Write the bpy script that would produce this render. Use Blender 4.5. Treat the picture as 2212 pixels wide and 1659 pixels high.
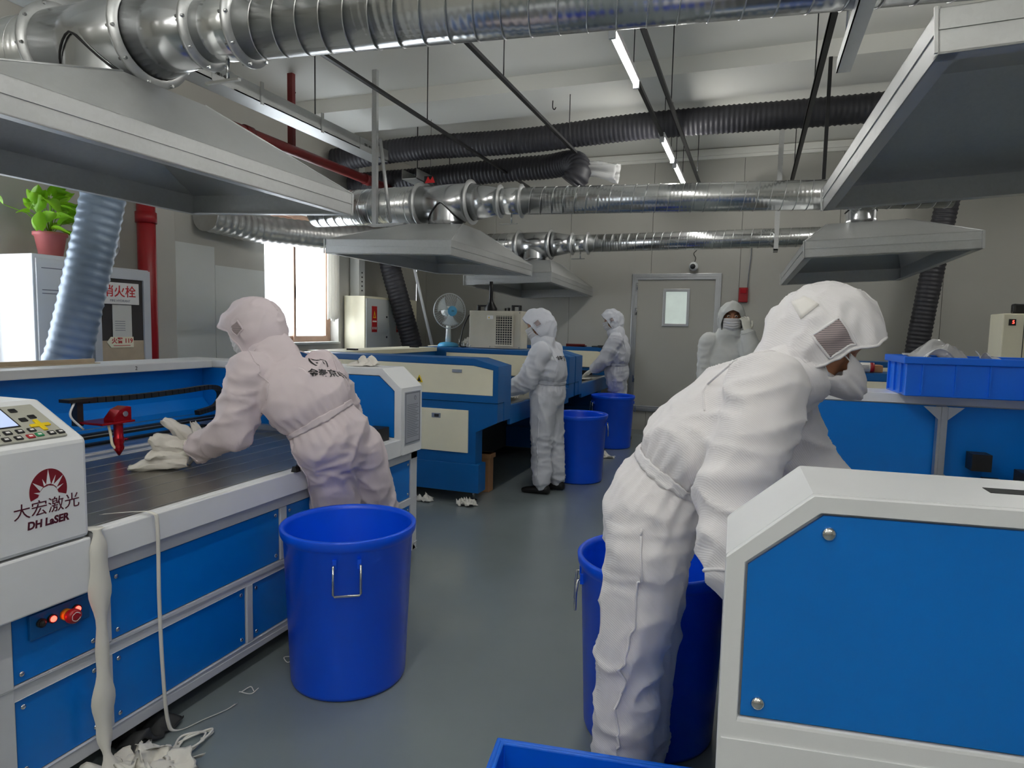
import bpy, bmesh, math, random
from mathutils import Vector, Matrix, noise
from mathutils.bvhtree import BVHTree
for o in list(bpy.data.objects): bpy.data.objects.remove(o)
SC = bpy.context.scene
COL = SC.collection
PI = math.pi
V = Vector

# ------------------------------------------------------------------ camera
cam = bpy.data.cameras.new('camera')
cam.sensor_fit = 'HORIZONTAL'; cam.sensor_width = 36.0; cam.lens = 1413.3 / 2212 * 36.0
cam.clip_start = 0.05
CAM = bpy.data.objects.new('camera', cam); COL.objects.link(CAM)
_yaw, _pitch, _roll = 0.351198, 0.085933, 0.021205
_f = V((-math.sin(_yaw) * math.cos(_pitch), math.cos(_yaw) * math.cos(_pitch), -math.sin(_pitch)))
_r0 = V((math.cos(_yaw), math.sin(_yaw), 0)); _u0 = _r0.cross(_f)
_r = _r0 * math.cos(_roll) + _u0 * math.sin(_roll); _u = -_r0 * math.sin(_roll) + _u0 * math.cos(_roll)
_m = Matrix((_r, _u, -_f)).transposed().to_4x4(); _m.translation = (0, 0, 1.45)
CAM.matrix_world = _m
SC.camera = CAM
# ------------------------------------------------------------------ world, exposure
W = bpy.data.worlds.new('sky'); SC.world = W; W.use_nodes = True
W.node_tree.nodes['Background'].inputs[0].default_value = (0.86, 0.93, 1.0, 1)
W.node_tree.nodes['Background'].inputs[1].default_value = 5.5
SC.view_settings.view_transform = 'Standard'; SC.view_settings.look = 'None'
SC.view_settings.gamma = 1.0; SC.view_settings.use_curve_mapping = False
SC.view_settings.exposure = 1.05
TUBE = 46.0          # emission of the fluorescent tubes

# ------------------------------------------------------------------ materials
MATS = {}
def nd(nt, t, **k):
    n = nt.nodes.new(t)
    for a, b in k.items(): setattr(n, a, b)
    return n
def mat(name, col, rough=0.5, metal=0.0, var=0.06, nscale=6.0, bump=0.0, bscale=60.0, coat=0.0, emit=None, trans=0.0, kind=None, alpha=1.0, spec=0.5):
    m = bpy.data.materials.new(name); m.use_nodes = True; nt = m.node_tree
    b = nt.nodes['Principled BSDF']; L = nt.links.new
    b.inputs['Roughness'].default_value = rough; b.inputs['Metallic'].default_value = metal
    b.inputs['Coat Weight'].default_value = coat; b.inputs['Coat Roughness'].default_value = 0.12
    b.inputs['Alpha'].default_value = alpha; b.inputs['Specular IOR Level'].default_value = spec
    if emit:
        b.inputs['Emission Color'].default_value = (*emit[0], 1); b.inputs['Emission Strength'].default_value = emit[1]
    tc = nd(nt, 'ShaderNodeTexCoord'); no = nd(nt, 'ShaderNodeTexNoise')
    no.inputs['Scale'].default_value = nscale; no.inputs['Detail'].default_value = 5
    L(tc.outputs['Object'], no.inputs['Vector'])
    mr = nd(nt, 'ShaderNodeMapRange'); mr.inputs[1].default_value = 0.3; mr.inputs[2].default_value = 0.7
    mr.inputs[3].default_value = 1 - var; mr.inputs[4].default_value = 1 + var
    L(no.outputs['Fac'], mr.inputs[0])
    mx = nd(nt, 'ShaderNodeVectorMath', operation='SCALE'); mx.inputs[0].default_value = col
    L(mr.outputs[0], mx.inputs['Scale']); L(mx.outputs[0], b.inputs['Base Color'])
    m['_col'] = mx.name
    if kind == 'galv':          # zinc spangle: voronoi cells differ in roughness and tone
        vo = nd(nt, 'ShaderNodeTexVoronoi'); vo.inputs['Scale'].default_value = 70
        L(tc.outputs['Object'], vo.inputs['Vector'])
        m2 = nd(nt, 'ShaderNodeMapRange'); m2.inputs[3].default_value = rough - 0.07; m2.inputs[4].default_value = rough + 0.12
        L(vo.outputs['Color'], m2.inputs[0]); L(m2.outputs[0], b.inputs['Roughness'])
        m3 = nd(nt, 'ShaderNodeMapRange'); m3.inputs[3].default_value = 0.94; m3.inputs[4].default_value = 1.05
        L(vo.outputs['Color'], m3.inputs[0])
        mm = nd(nt, 'ShaderNodeMath', operation='MULTIPLY'); L(mr.outputs[0], mm.inputs[0]); L(m3.outputs[0], mm.inputs[1])
        L(mm.outputs[0], mx.inputs['Scale'])
    if bump:
        n2 = nd(nt, 'ShaderNodeTexNoise'); n2.inputs['Scale'].default_value = bscale; n2.inputs['Detail'].default_value = 6
        L(tc.outputs['Object'], n2.inputs['Vector'])
        bp = nd(nt, 'ShaderNodeBump'); bp.inputs['Strength'].default_value = bump; bp.inputs['Distance'].default_value = 0.01
        L(n2.outputs['Fac'], bp.inputs['Height']); L(bp.outputs[0], b.inputs['Normal'])
    if trans:
        out = nt.nodes['Material Output']; tr = nd(nt, 'ShaderNodeBsdfTranslucent'); tr.inputs[0].default_value = (*col, 1)
        ms = nd(nt, 'ShaderNodeMixShader'); ms.inputs[0].default_value = trans
        L(b.outputs[0], ms.inputs[1]); L(tr.outputs[0], ms.inputs[2]); L(ms.outputs[0], out.inputs[0])
    MATS[name] = m
    return m
def S(r, g, b):
    f = lambda c: ((c / 255 + 0.055) / 1.055) ** 2.4 if c > 10 else c / 255 / 12.92
    return (f(r), f(g), f(b))
mat('floor', S(121, 131, 133), 0.26, var=0.07, nscale=1.3, bump=0.02, bscale=9, coat=0.25)
mat('wall', S(178, 177, 170), 0.6, var=0.025, nscale=0.8)
mat('wall_left', S(186, 184, 176), 0.75, var=0.04, nscale=1.1, bump=0.03, bscale=30)
mat('wall_board', S(214, 216, 212), 0.6, var=0.03, nscale=2)
mat('ceiling', S(226, 226, 220), 0.85, var=0.02, nscale=1.5)
mat('white', S(226, 228, 230), 0.35, var=0.025, nscale=4)
mat('white_grey', S(198, 201, 206), 0.4, var=0.03, nscale=4)
mat('blue', S(0, 112, 200), 0.3, var=0.05, nscale=2.5)
mat('blue_machine', S(8, 92, 158), 0.38, var=0.06, nscale=2.5)
mat('cream', S(247, 240, 212), 0.45, var=0.03, nscale=5)
mat('bin', S(0, 84, 232), 0.3, var=0.05, nscale=3)
mat('crate', S(6, 104, 226), 0.35, var=0.05, nscale=3)
mat('galv', S(208, 210, 210), 0.24, 1.0, var=0.05, nscale=4)
mat('galv_seam', S(205, 206, 206), 0.28, 1.0, var=0.05)
mat('galv_sheet', S(196, 198, 198), 0.42, 0.85, var=0.06, nscale=2, kind='galv')
mat('steel', S(190, 192, 194), 0.22, 1.0, var=0.05)
mat('alu', S(190, 193, 196), 0.4, 0.9, var=0.05)
mat('chrome', S(215, 215, 215), 0.15, 1.0, var=0.02)
mat('duct_black', S(52, 52, 58), 0.5, var=0.1, nscale=8)
mat('duct_blue', S(126, 142, 160), 0.4, 0.2, var=0.08, nscale=8)
mat('flex_alu', S(196, 196, 194), 0.35, 0.85, var=0.08, nscale=8)
mat('black', S(22, 22, 24), 0.45, var=0.1)
mat('black_metal', S(40, 40, 42), 0.45, 0.4, var=0.1)
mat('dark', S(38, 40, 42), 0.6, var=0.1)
mat('red', S(150, 12, 22), 0.35, var=0.06)
mat('red_pipe', S(104, 22, 22), 0.42, var=0.1)
mat('red_anod', S(160, 10, 28), 0.25, 0.6, var=0.05)
mat('logo', S(120, 10, 26), 0.5, var=0.03)
mat('logo_dark', S(78, 12, 34), 0.5, var=0.03)
mat('print_red', S(200, 30, 34), 0.5, var=0.03)
mat('print_black', S(30, 30, 34), 0.6, var=0.03)
mat('print_grey', S(120, 124, 134), 0.6, var=0.03)
mat('print_white', S(235, 232, 228), 0.6, var=0.03)
mat('yellow', S(238, 205, 20), 0.45, var=0.03)
mat('green', S(20, 130, 80), 0.45, var=0.03)
mat('keypad', S(172, 172, 160), 0.5, var=0.03)
mat('paper', S(232, 230, 222), 0.8, var=0.03, trans=0.15)
mat('cloth_rag', S(232, 228, 220), 0.9, var=0.05, trans=0.15)
mat('plaque', S(176, 180, 190), 0.4, 0.2, var=0.03)
mat('beige_box', S(196, 190, 172), 0.5, var=0.06, nscale=5)
mat('fan_white', S(232, 234, 230), 0.35, var=0.02)
mat('fan_blue', S(90, 180, 226), 0.35, var=0.04)
mat('fan_blade', S(220, 226, 226), 0.2, var=0.02, alpha=0.75)
mat('fan_wire', S(210, 214, 214), 0.3, 0.3, var=0.02)
mat('leaf', S(140, 196, 40), 0.45, var=0.25, nscale=9, trans=0.3)
mat('pot', S(188, 104, 104), 0.5, var=0.06)
mat('brass_wood', S(190, 172, 146), 0.5, var=0.08, nscale=12)
mat('cardboard', S(170, 126, 88), 0.8, var=0.08)
mat('skin', S(196, 140, 108), 0.5, var=0.04)
mat('hair', S(28, 22, 20), 0.5, var=0.1)
mat('eye', S(30, 22, 18), 0.2, var=0.02)
mat('mask', S(226, 224, 226), 0.8, var=0.03, bump=0.15, bscale=70, trans=0.12)
mat('glove', S(226, 224, 214), 0.7, var=0.04, bump=0.1, bscale=60)
mat('mesh_patch', S(128, 128, 132), 0.7, var=0.1, nscale=40)
mat('bag', S(225, 226, 226), 0.2, var=0.05, alpha=0.5)
mat('tube', (1, 1, 1), 0.4, emit=((1.0, 0.98, 0.93), TUBE))
mat('led_red', S(255, 30, 20), 0.4, emit=((1.0, 0.03, 0.02), 6))
mat('led_screen', S(190, 205, 240), 0.3, emit=((0.55, 0.68, 1.0), 0.22))
mat('window_frame', S(172, 140, 120), 0.5, var=0.08)
mat('curtain', S(236, 234, 228), 0.9, var=0.03, trans=0.3)
mat('glass', (0.9,0.95,0.95), 0.05, var=0.0, alpha=0.10)
mat('dark_glass', S(70,66,66), 0.08, var=0.05)
mat('vision', S(214,226,220), 0.1, emit=((0.80,0.92,0.86), 0.16))  # glow put into the door pane, standing for the lit room behind
mat('caution', S(226, 160, 20), 0.5, var=0.03)

def fabric(name, col, tint, stripe):
    m = mat(name, col, 0.75, var=0.04, nscale=4, trans=0.16)
    nt = m.node_tree; L = nt.links.new; b = nt.nodes['Principled BSDF']
    tc = nd(nt, 'ShaderNodeTexCoord')
    n1 = nd(nt, 'ShaderNodeTexNoise', noise_type='RIDGED_MULTIFRACTAL'); n1.inputs['Scale'].default_value = 5.5; n1.inputs['Detail'].default_value = 2.5; n1.inputs['Distortion'].default_value = 0.9; n1.inputs['Roughness'].default_value = 0.45
    L(tc.outputs['Object'], n1.inputs['Vector'])
    wv = nd(nt, 'ShaderNodeTexWave', wave_type='BANDS', bands_direction='DIAGONAL'); wv.inputs['Scale'].default_value = stripe; wv.inputs['Distortion'].default_value = 0.5
    L(tc.outputs['Object'], wv.inputs['Vector'])
    ad = nd(nt, 'ShaderNodeMath', operation='MULTIPLY_ADD'); ad.inputs[1].default_value = 0.05
    L(wv.outputs['Fac'], ad.inputs[0]); L(n1.outputs['Fac'], ad.inputs[2])
    bp = nd(nt, 'ShaderNodeBump'); bp.inputs['Strength'].default_value = 0.5; bp.inputs['Distance'].default_value = 0.012
    L(ad.outputs[0], bp.inputs['Height']); L(bp.outputs[0], b.inputs['Normal'])
    return m
fabric('suit_white', S(248, 246, 248), None, 90)
fabric('suit_pink', S(232, 220, 224), None, 90)
fabric('suit_blue', S(224, 227, 236), None, 90)
fabric('suit_grey', S(220, 222, 220), None, 90)

def bedmat():
    m = mat('bed', S(158, 156, 150), 0.3, 0.9, var=0.2, nscale=2.2)
    nt = m.node_tree; L = nt.links.new; b = nt.nodes['Principled BSDF']
    tc = nd(nt, 'ShaderNodeTexCoord')
    vo = nd(nt, 'ShaderNodeTexVoronoi', feature='DISTANCE_TO_EDGE'); vo.inputs['Scale'].default_value = 130
    L(tc.outputs['Object'], vo.inputs['Vector'])
    bp = nd(nt, 'ShaderNodeBump'); bp.inputs['Strength'].default_value = 0.12; bp.inputs['Distance'].default_value = 0.003
    L(vo.outputs['Distance'], bp.inputs['Height']); L(bp.outputs[0], b.inputs['Normal'])
    return m
bedmat()
def ribmat():           # fine ribs pressed into the spiral pipes, which run along X
    m = MATS['galv']; nt = m.node_tree; L = nt.links.new; b = nt.nodes['Principled BSDF']
    tc = nd(nt, 'ShaderNodeTexCoord'); wv = nd(nt, 'ShaderNodeTexWave', bands_direction='X'); wv.inputs['Scale'].default_value = 9.5; wv.inputs['Distortion'].default_value = 0.6
    L(tc.outputs['Object'], wv.inputs['Vector'])
    n2 = nd(nt, 'ShaderNodeTexNoise'); n2.inputs['Scale'].default_value = 9
    L(tc.outputs['Object'], n2.inputs['Vector'])
    ad = nd(nt, 'ShaderNodeMath', operation='ADD'); L(wv.outputs['Fac'], ad.inputs[0]); L(n2.outputs['Fac'], ad.inputs[1])
    bp = nd(nt, 'ShaderNodeBump'); bp.inputs['Strength'].default_value = 0.16; bp.inputs['Distance'].default_value = 0.003
    L(ad.outputs[0], bp.inputs['Height']); L(bp.outputs[0], b.inputs['Normal'])
ribmat()
def meshmat():
    m = MATS['mesh_patch']; nt = m.node_tree; L = nt.links.new; b = nt.nodes['Principled BSDF']
    tc = nd(nt, 'ShaderNodeTexCoord'); wv = nd(nt, 'ShaderNodeTexWave', bands_direction='Z'); wv.inputs['Scale'].default_value = 70
    L(tc.outputs['Object'], wv.inputs['Vector'])
    cr = nd(nt, 'ShaderNodeMixRGB'); cr.inputs[1].default_value = (*S(104, 104, 108), 1); cr.inputs[2].default_value = (*S(196, 176, 176), 1)
    L(wv.outputs['Fac'], cr.inputs[0]); L(cr.outputs[0], b.inputs['Base Color'])
meshmat()

# ------------------------------------------------------------------ mesh collector
class MB:
    def __init__(s): s.v = []; s.f = []; s.sm = []
    def add(s, vs, fs, smooth=False):
        o = len(s.v); s.v += [tuple(p) for p in vs]; s.f += [[i + o for i in q] for q in fs]; s.sm += [smooth] * len(fs); return s
    def box(s, a, b, m=None):
        x0, y0, z0 = a; x1, y1, z1 = b
        vs = [V(p) for p in ((x0, y0, z0), (x1, y0, z0), (x1, y1, z0), (x0, y1, z0), (x0, y0, z1), (x1, y0, z1), (x1, y1, z1), (x0, y1, z1))]
        if m: vs = [m @ p for p in vs]
        return s.add(vs, [(0, 3, 2, 1), (4, 5, 6, 7), (0, 1, 5, 4), (1, 2, 6, 5), (2, 3, 7, 6), (3, 0, 4, 7)])
    def prism(s, poly, axis, a, b):
        # poly: 2D points; axis the extruded one: 'x'->(y,z) 'y'->(x,z) 'z'->(x,y)
        def P(p, t): return {'x': (t, p[0], p[1]), 'y': (p[0], t, p[1]), 'z': (p[0], p[1], t)}[axis]
        n = len(poly); vs = [P(p, a) for p in poly] + [P(p, b) for p in poly]
        return s.add(vs, [list(range(n)), list(range(2 * n - 1, n - 1, -1))] + [(i, i + n, (i + 1) % n + n, (i + 1) % n) for i in range(n)])
    def frame(s, outer, inner, axis, a, b):
        # a flat ring between two outlines of the same point count, with thickness
        def P(p, t): return {'x': (t, p[0], p[1]), 'y': (p[0], t, p[1]), 'z': (p[0], p[1], t)}[axis]
        n = len(outer); vs = [P(p, a) for p in outer] + [P(p, a) for p in inner] + [P(p, b) for p in outer] + [P(p, b) for p in inner]
        fs = []
        for i in range(n):
            j = (i + 1) % n
            fs += [(i, j, n + j, n + i), (2 * n + i, 3 * n + i, 3 * n + j, 2 * n + j), (i, 2 * n + i, 2 * n + j, j), (n + i, n + j, 3 * n + j, 3 * n + i)]
        return s.add(vs, fs)
    def tube(s, path, r, n=10, cap=True, smooth=True, closed=False):
        path = [V(p) for p in path]; m = len(path)
        rr = r if isinstance(r, (list, tuple)) else [r] * m
        vs = []; fs = []
        t0 = (path[1] - path[0]).normalized()
        a = t0.orthogonal().normalized()
        for i, p in enumerate(path):
            if closed: t = (path[(i + 1) % m] - path[i - 1]).normalized()
            elif i == 0: t = t0
            elif i == m - 1: t = (path[i] - path[i - 1]).normalized()
            else: t = (path[i + 1] - path[i - 1]).normalized()
            a = (a - t * a.dot(t)).normalized(); b = t.cross(a)
            for k in range(n):
                w = 2 * PI * k / n
                vs.append(p + (a * math.cos(w) + b * math.sin(w)) * rr[i])
        for i in range(m if closed else m - 1):
            for k in range(n):
                j = (i + 1) % m
                fs.append((i * n + k, i * n + (k + 1) % n, j * n + (k + 1) % n, j * n + k))
        s.add(vs, fs, smooth)
        if cap and not closed:
            s.add([vs[k] for k in range(n)], [list(range(n - 1, -1, -1))]); s.add(vs[-n:], [list(range(n))])
        return s
    def cyl(s, p0, p1, r0, r1=None, n=20, smooth=True): return s.tube([p0, p1], [r0, r0 if r1 is None else r1], n, True, smooth)
    def lathe(s, prof, n=32, m=None, smooth=True):
        vs = []; fs = []
        for (r, z) in prof:
            for k in range(n):
                w = 2 * PI * k / n; p = V((r * math.cos(w), r * math.sin(w), z)); vs.append(m @ p if m else p)
        for i in range(len(prof) - 1):
            for k in range(n): fs.append((i * n + k, i * n + (k + 1) % n, (i + 1) * n + (k + 1) % n, (i + 1) * n + k))
        return s.add(vs, fs, smooth)
    def grid(s, fn, nu, nv, smooth=True, wrap_u=False):
        vs = [fn(i / (nu if wrap_u else nu - 1), j / (nv - 1)) for i in range(nu) for j in range(nv)]; fs = []
        for i in range(nu if wrap_u else nu - 1):
            for j in range(nv - 1):
                k = (i + 1) % nu; fs.append((i * nv + j, k * nv + j, k * nv + j + 1, i * nv + j + 1))
        return s.add(vs, fs, smooth)
    def ball(s, c, r, n=12, m=12, scale=(1, 1, 1)):
        c = V(c)
        return s.grid(lambda u, v: c + V((r * scale[0] * math.cos(2 * PI * u) * math.sin(PI * v), r * scale[1] * math.sin(2 * PI * u) * math.sin(PI * v), r * scale[2] * math.cos(PI * v))), n, m, True, True)
    def mesh(s, name, off=None, recalc=True):
        me = bpy.data.meshes.new(name)
        o = V(off) if off is not None else V((0, 0, 0))
        me.from_pydata([V(p) - o for p in s.v], [], s.f)
        me.polygons.foreach_set('use_smooth', s.sm)
        if recalc:
            bm = bmesh.new(); bm.from_mesh(me); bmesh.ops.remove_doubles(bm, verts=bm.verts, dist=1e-5)
            bmesh.ops.recalc_face_normals(bm, faces=bm.faces); bm.to_mesh(me); bm.free()
        return me
    def build(s, name, material, parent=None, off=None, bevel=0.0, solid=0.0, recalc=True):
        if off is None and parent is not None and parent.get('_w'): off = V(parent['_w'])
        return link(name, s.mesh(name, off, recalc), material, parent, bevel, solid)
def link(name, me, material, parent=None, bevel=0.0, solid=0.0):
    o = bpy.data.objects.new(name, me); COL.objects.link(o)
    if material: me.materials.clear(); me.materials.append(MATS[material])
    if parent is not None:
        o.parent = parent
        if parent.get('_w'): o['_w'] = list(parent['_w'])
    if solid:
        md = o.modifiers.new('thick', 'SOLIDIFY'); md.thickness = solid; md.offset = 0
    if bevel:
        md = o.modifiers.new('edge', 'BEVEL'); md.width = bevel; md.segments = 2; md.limit_method = 'ANGLE'; md.angle_limit = 0.6
    return o
def tag(o, label, cat, group=None, kind=None):
    if label: o['label'] = label
    if cat: o['category'] = cat
    if group: o['group'] = group
    if kind: o['kind'] = kind
    return o
def thing(name, label, cat, loc=(0, 0, 0), rotz=0.0, group=None, world=True):
    """Empty at the base of a thing. world=True: children are given in world coordinates."""
    o = bpy.data.objects.new(name, None); COL.objects.link(o); o.location = loc; o.rotation_euler = (0, 0, rotz)
    o.empty_display_size = 0.1
    if world: o['_w'] = list(loc)
    return tag(o, label, cat, group)
def struct(o): o['kind'] = 'structure'; return o
def single(mb, name, material, label, cat, loc, group=None, **k):
    o = mb.build(name, material, None, off=loc, **k); o.location = loc
    return tag(o, label, cat, group)
def copy_tree(o, parent=None):
    c = o.copy(); COL.objects.link(c); c.parent = parent
    for ch in list(o.children): copy_tree(ch, c)
    return c
def text(name, s, size, M, material, parent=None, shear=0.0, extrude=0.0004, sx=1.0, bold=0.0, align='CENTER', off=None):
    cu = bpy.data.curves.new('t', 'FONT'); cu.body = s; cu.size = size; cu.align_x = align; cu.align_y = 'CENTER'; cu.extrude = extrude; cu.shear = shear; cu.offset = bold
    cu.resolution_u = 3
    to = bpy.data.objects.new('t', cu); COL.objects.link(to)
    dg = bpy.context.evaluated_depsgraph_get(); dg.update()
    me = bpy.data.meshes.new_from_object(to.evaluated_get(dg)); bpy.data.objects.remove(to); bpy.data.curves.remove(cu)
    if off is None and parent is not None and parent.get('_w'): off = parent['_w']
    X = Matrix.Translation(-V(off)) @ M if off is not None else M
    me.transform(X @ Matrix.Diagonal((sx, 1, 1, 1))); me.name = name
    return link(name, me, material, parent)
def plane_m(o, xd, yd):
    xd = V(xd).normalized(); yd = V(yd); yd = (yd - xd * yd.dot(xd)).normalized(); z = xd.cross(yd)
    m = Matrix((xd, yd, z)).transposed().to_4x4(); m.translation = V(o); return m
def spline(pts, n=10):
    P = [V(p) for p in pts]; P = [P[0] * 2 - P[1]] + P + [P[-1] * 2 - P[-2]]; out = []
    for i in range(1, len(P) - 2):
        for k in range(n):
            t = k / n; a, b, c, d = P[i - 1:i + 3]
            out.append(0.5 * ((2 * b) + (c - a) * t + (2 * a - 5 * b + 4 * c - d) * t * t + (3 * b - a - 3 * c + d) * t ** 3))
    out.append(P[-2]); return out
rnd = random.Random(7)
# ------------------------------------------------------------------ room shell
XL, XR, YB, YF, ZC = -5.2, 5.2, 9.56, -3.2, 3.95
struct(MB().box((XL - .3, YF - .2, -.12), (XR + .2, YB + .3, 0)).build('floor', 'floor'))
struct(MB().box((XL - .3, YF - .2, ZC), (XR + .2, YB + .3, ZC + .15)).build('ceiling', 'ceiling'))
for y0, y1, z in ((6.35, 7.1, 3.8), (0.6, 1.3, 3.8)):
    struct(MB().box((XL, y0, z), (XR, y1, ZC)).build('trim_1' if y0 > 3 else 'trim_2', 'ceiling'))
WIN = ((6.02, 7.42, 1.19, 2.78), (1.9, 3.1, 0.95, 2.78))
def wall_with_holes():
    m = MB(); ys = sorted({YF, YB, *(w[0] for w in WIN), *(w[1] for w in WIN)})
    for a, b in zip(ys[:-1], ys[1:]):
        w = [q for q in WIN if q[0] <= a and b <= q[1]]
        if w:
            m.box((XL - .24, a, 0), (XL, b, w[0][2])); m.box((XL - .24, a, w[0][3]), (XL, b, ZC))
        else: m.box((XL - .24, a, 0), (XL, b, ZC))
    return m
struct(wall_with_holes().build('wall_left', 'wall_left'))
wr = struct(MB().box((XR, YF, 0), (XR + .2, YB, ZC)).build('wall_right', 'wall'))
struct(MB().box((XL, YF - .2, 0), (XR, YF, ZC)).build('wall_front', 'wall'))
# back wall: core and sandwich panels with joints
wb = struct(MB().box((XL, YB + .03, 0), (-1.68, YB + .2, ZC)).box((-.45, YB + .03, 0), (XR, YB + .2, ZC)).box((-1.68, YB + .03, 2.26), (-.45, YB + .2, ZC)).box((-1.68, YB + .03, 0), (-.45, YB + .2, .28)).build('wall_back', 'dark'))
xs = [-2.62 + 1.2 * k for k in range(-3, 8)]
xs = [XL] + [x for x in xs if XL < x < XR] + [XR]
for a, b in zip(xs[:-1], xs[1:]):
    g = .0025; m = MB(); segs = [(a + g, b - g)]
    if b <= -1.68 or a >= -.45: m.box((a + g, YB, 0), (b - g, YB + .03, ZC))
    else:
        for p, q in ((a + g, min(b - g, -1.68)), (max(a + g, -.45), b - g)):
            if q > p: m.box((p, YB, 0), (q, YB + .03, ZC))
        p, q = max(a + g, -1.68), min(b - g, -.45)
        m.box((p, YB, 2.26), (q, YB + .03, ZC)).box((p, YB, 0), (q, YB + .03, .28))
    m.build('wall_panel', 'wall', wb)
struct(MB().box((XL, YB - .04, 3.80), (XR, YB, 3.93)).box((XL, YB - .07, 3.84), (XR, YB - .04, 3.89)).build('trim_3', 'ceiling'))
# door in the back wall
dr = struct(MB().box((-1.6, YB - .01, .36), (-.53, YB + .05, 2.17)).build('door_1', 'wall'))
fo = [(-1.68, .28), (-.45, .28), (-.45, 2.26), (-1.68, 2.26)]; fi = [(-1.6, .36), (-.53, .36), (-.53, 2.17), (-1.6, 2.17)]
MB().frame(fo, fi, 'y', YB - .03, YB + .02).build('door_frame', 'alu', dr, bevel=.006)
MB().frame([(x, z) for x, z in ((-1.655, .305), (-.475, .305), (-.475, 2.235), (-1.655, 2.235))], [(-1.63, .33), (-.5, .33), (-.5, 2.21), (-1.63, 2.21)], 'y', YB - .04, YB - .03).build('frame_moulding', 'alu', dr)
vf = MB().frame([(-1.235, 1.515), (-.865, 1.515), (-.865, 2.045), (-1.235, 2.045)], [(-1.195, 1.555), (-.905, 1.555), (-.905, 2.005), (-1.195, 2.005)], 'y', YB - .03, YB - .005).build('vision_frame', 'alu', dr, bevel=.006)
MB().box((-1.195, YB - .015, 1.555), (-.905, YB - .012, 2.005)).build('pane', 'vision', vf) if 'vision' in MATS else None
for z in (.75, 1.72, 2.08): MB().box((-1.625, YB - .045, z - .05), (-1.6, YB - .03, z + .05)).cyl((-1.6, YB - .045, z - .05), (-1.6, YB - .045, z + .05), .008).build('hinge', 'steel', dr)
# windows in the left wall
for i, (a, b, z0, z1) in enumerate(WIN):
    w = struct(MB().frame([(a, z0), (b, z0), (b, z1), (a, z1)], [(a + .05, z0 + .05), (b - .05, z0 + .05), (b - .05, z1 - .05), (a + .05, z1 - .05)], 'x', XL - .2, XL - .13).build(f'window_{i+1}', 'window_frame'))
    mid = (a + b) / 2
    for (p, q, x) in ((a + .05, mid + .03, -.19), (mid - .03, b - .05, -.16)):
        s = MB().frame([(p, z0 + .05), (q, z0 + .05), (q, z1 - .05), (p, z1 - .05)], [(p + .04, z0 + .1), (q - .04, z0 + .1), (q - .04, z1 - .1), (p + .04, z1 - .1)], 'x', XL + x, XL + x + .025).build('sash', 'window_frame', w)
        MB().box((XL + x + .01, p + .04, z0 + .1), (XL + x + .014, q - .04, z1 - .1)).build('pane', 'glass', s)
    MB().box((XL - .13, a, z0), (XL + .03, b, z0 + .025)).build('window_sill', 'wall_board', w)
    MB().box((XL - .165, mid - .012, 1.75), (XL - .135, mid + .012, 1.9)).build('sash_handle', 'black_metal', w)
# curtain strip at the right side of the far window
def cur(u, v): return V((XL + .01 + .018 * math.sin(u * 26), 7.16 + .25 * u + .03 * v * 0, 2.78 - 1.28 * v + .02 * math.sin(u * 9)))
single(MB().grid(cur, 40, 12), 'curtain', 'curtain', 'pale curtain strip hanging at the right edge of the far window', 'curtain', (XL + .02, 7.28, 1.5), solid=.003)
# wall boards, pillars on the left wall
struct(MB().box((XL, 4.40, 0), (-4.98, 4.61, ZC)).build('wall_pillar', 'wall_left', bevel=.01))
for k, (a, b, z) in enumerate(((4.62, 5.27, 2.2), (5.275, 6.0, 2.02))):
    single(MB().box((XL, a, 0), (XL + .02, b, z)), 'wall_board', 'wall_board', ('tall white board on the left wall beside the grey pillar', 'lower white board on the left wall next to the far window')[k], 'board', (XL + .01, (a + b) / 2, 0), 'white boards on the left wall')

# ------------------------------------------------------------------ fluorescent tubes
def tube_light(x, y0, y1, z, label):
    t = thing('tube_light', label, 'light', (x, (y0 + y1) / 2, z), 0, 'fluorescent tube lights')
    MB().box((x - .025, y0, z + .005), (x + .025, y1, z + .05)).build('housing', 'white', t, bevel=.004)
    MB().cyl((x, y0 + .02, z - .02), (x, y1 - .02, z - .02), .014, n=12).build('tube', 'tube', t)
    for y in (y0, y1 - .03): MB().box((x - .022, y, z - .042), (x + .022, y + .03, z + .02)).build('end_cap', 'white_grey', t, bevel=.003)
    for y in (y0 + .15, y1 - .15): MB().cyl((x, y, z + .05), (x, y, ZC), .004, n=6).build('hanger_wire', 'black_metal', t)
tube_light(-.92, 4.18, 5.10, 3.3, 'long lit tube light nearest the big foreground duct')
tube_light(-.92, 6.55, 7.42, 3.3, 'lit tube light in the middle of the ceiling line, under the black hose')
tube_light(-.92, 7.60, 8.62, 3.3, 'farthest lit tube light, above the second exhaust duct')
for x, y in ((-.92, 2.75), (-.92, .9), (-.92, -.6), (-.92, -2.1), (.9, -.9), (.9, -2.3), (2.4, -1.5), (-2.9, -2.3), (2.7, 7.6), (2.7, 5.2)):  # unseen tubes, put in for the extra light the room needs
    tube_light(x, y - .58, y + .58, 3.3, 'unseen lit ceiling tube light added beyond the edge of the view')
single(MB().box((-.935, 5.1, 3.31), (-.905, 6.55, 3.34)), 'light_rail', 'black_metal', 'black rail joining the first and second ceiling tube lights', 'rail', (-.92, 5.8, 3.31))

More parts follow.
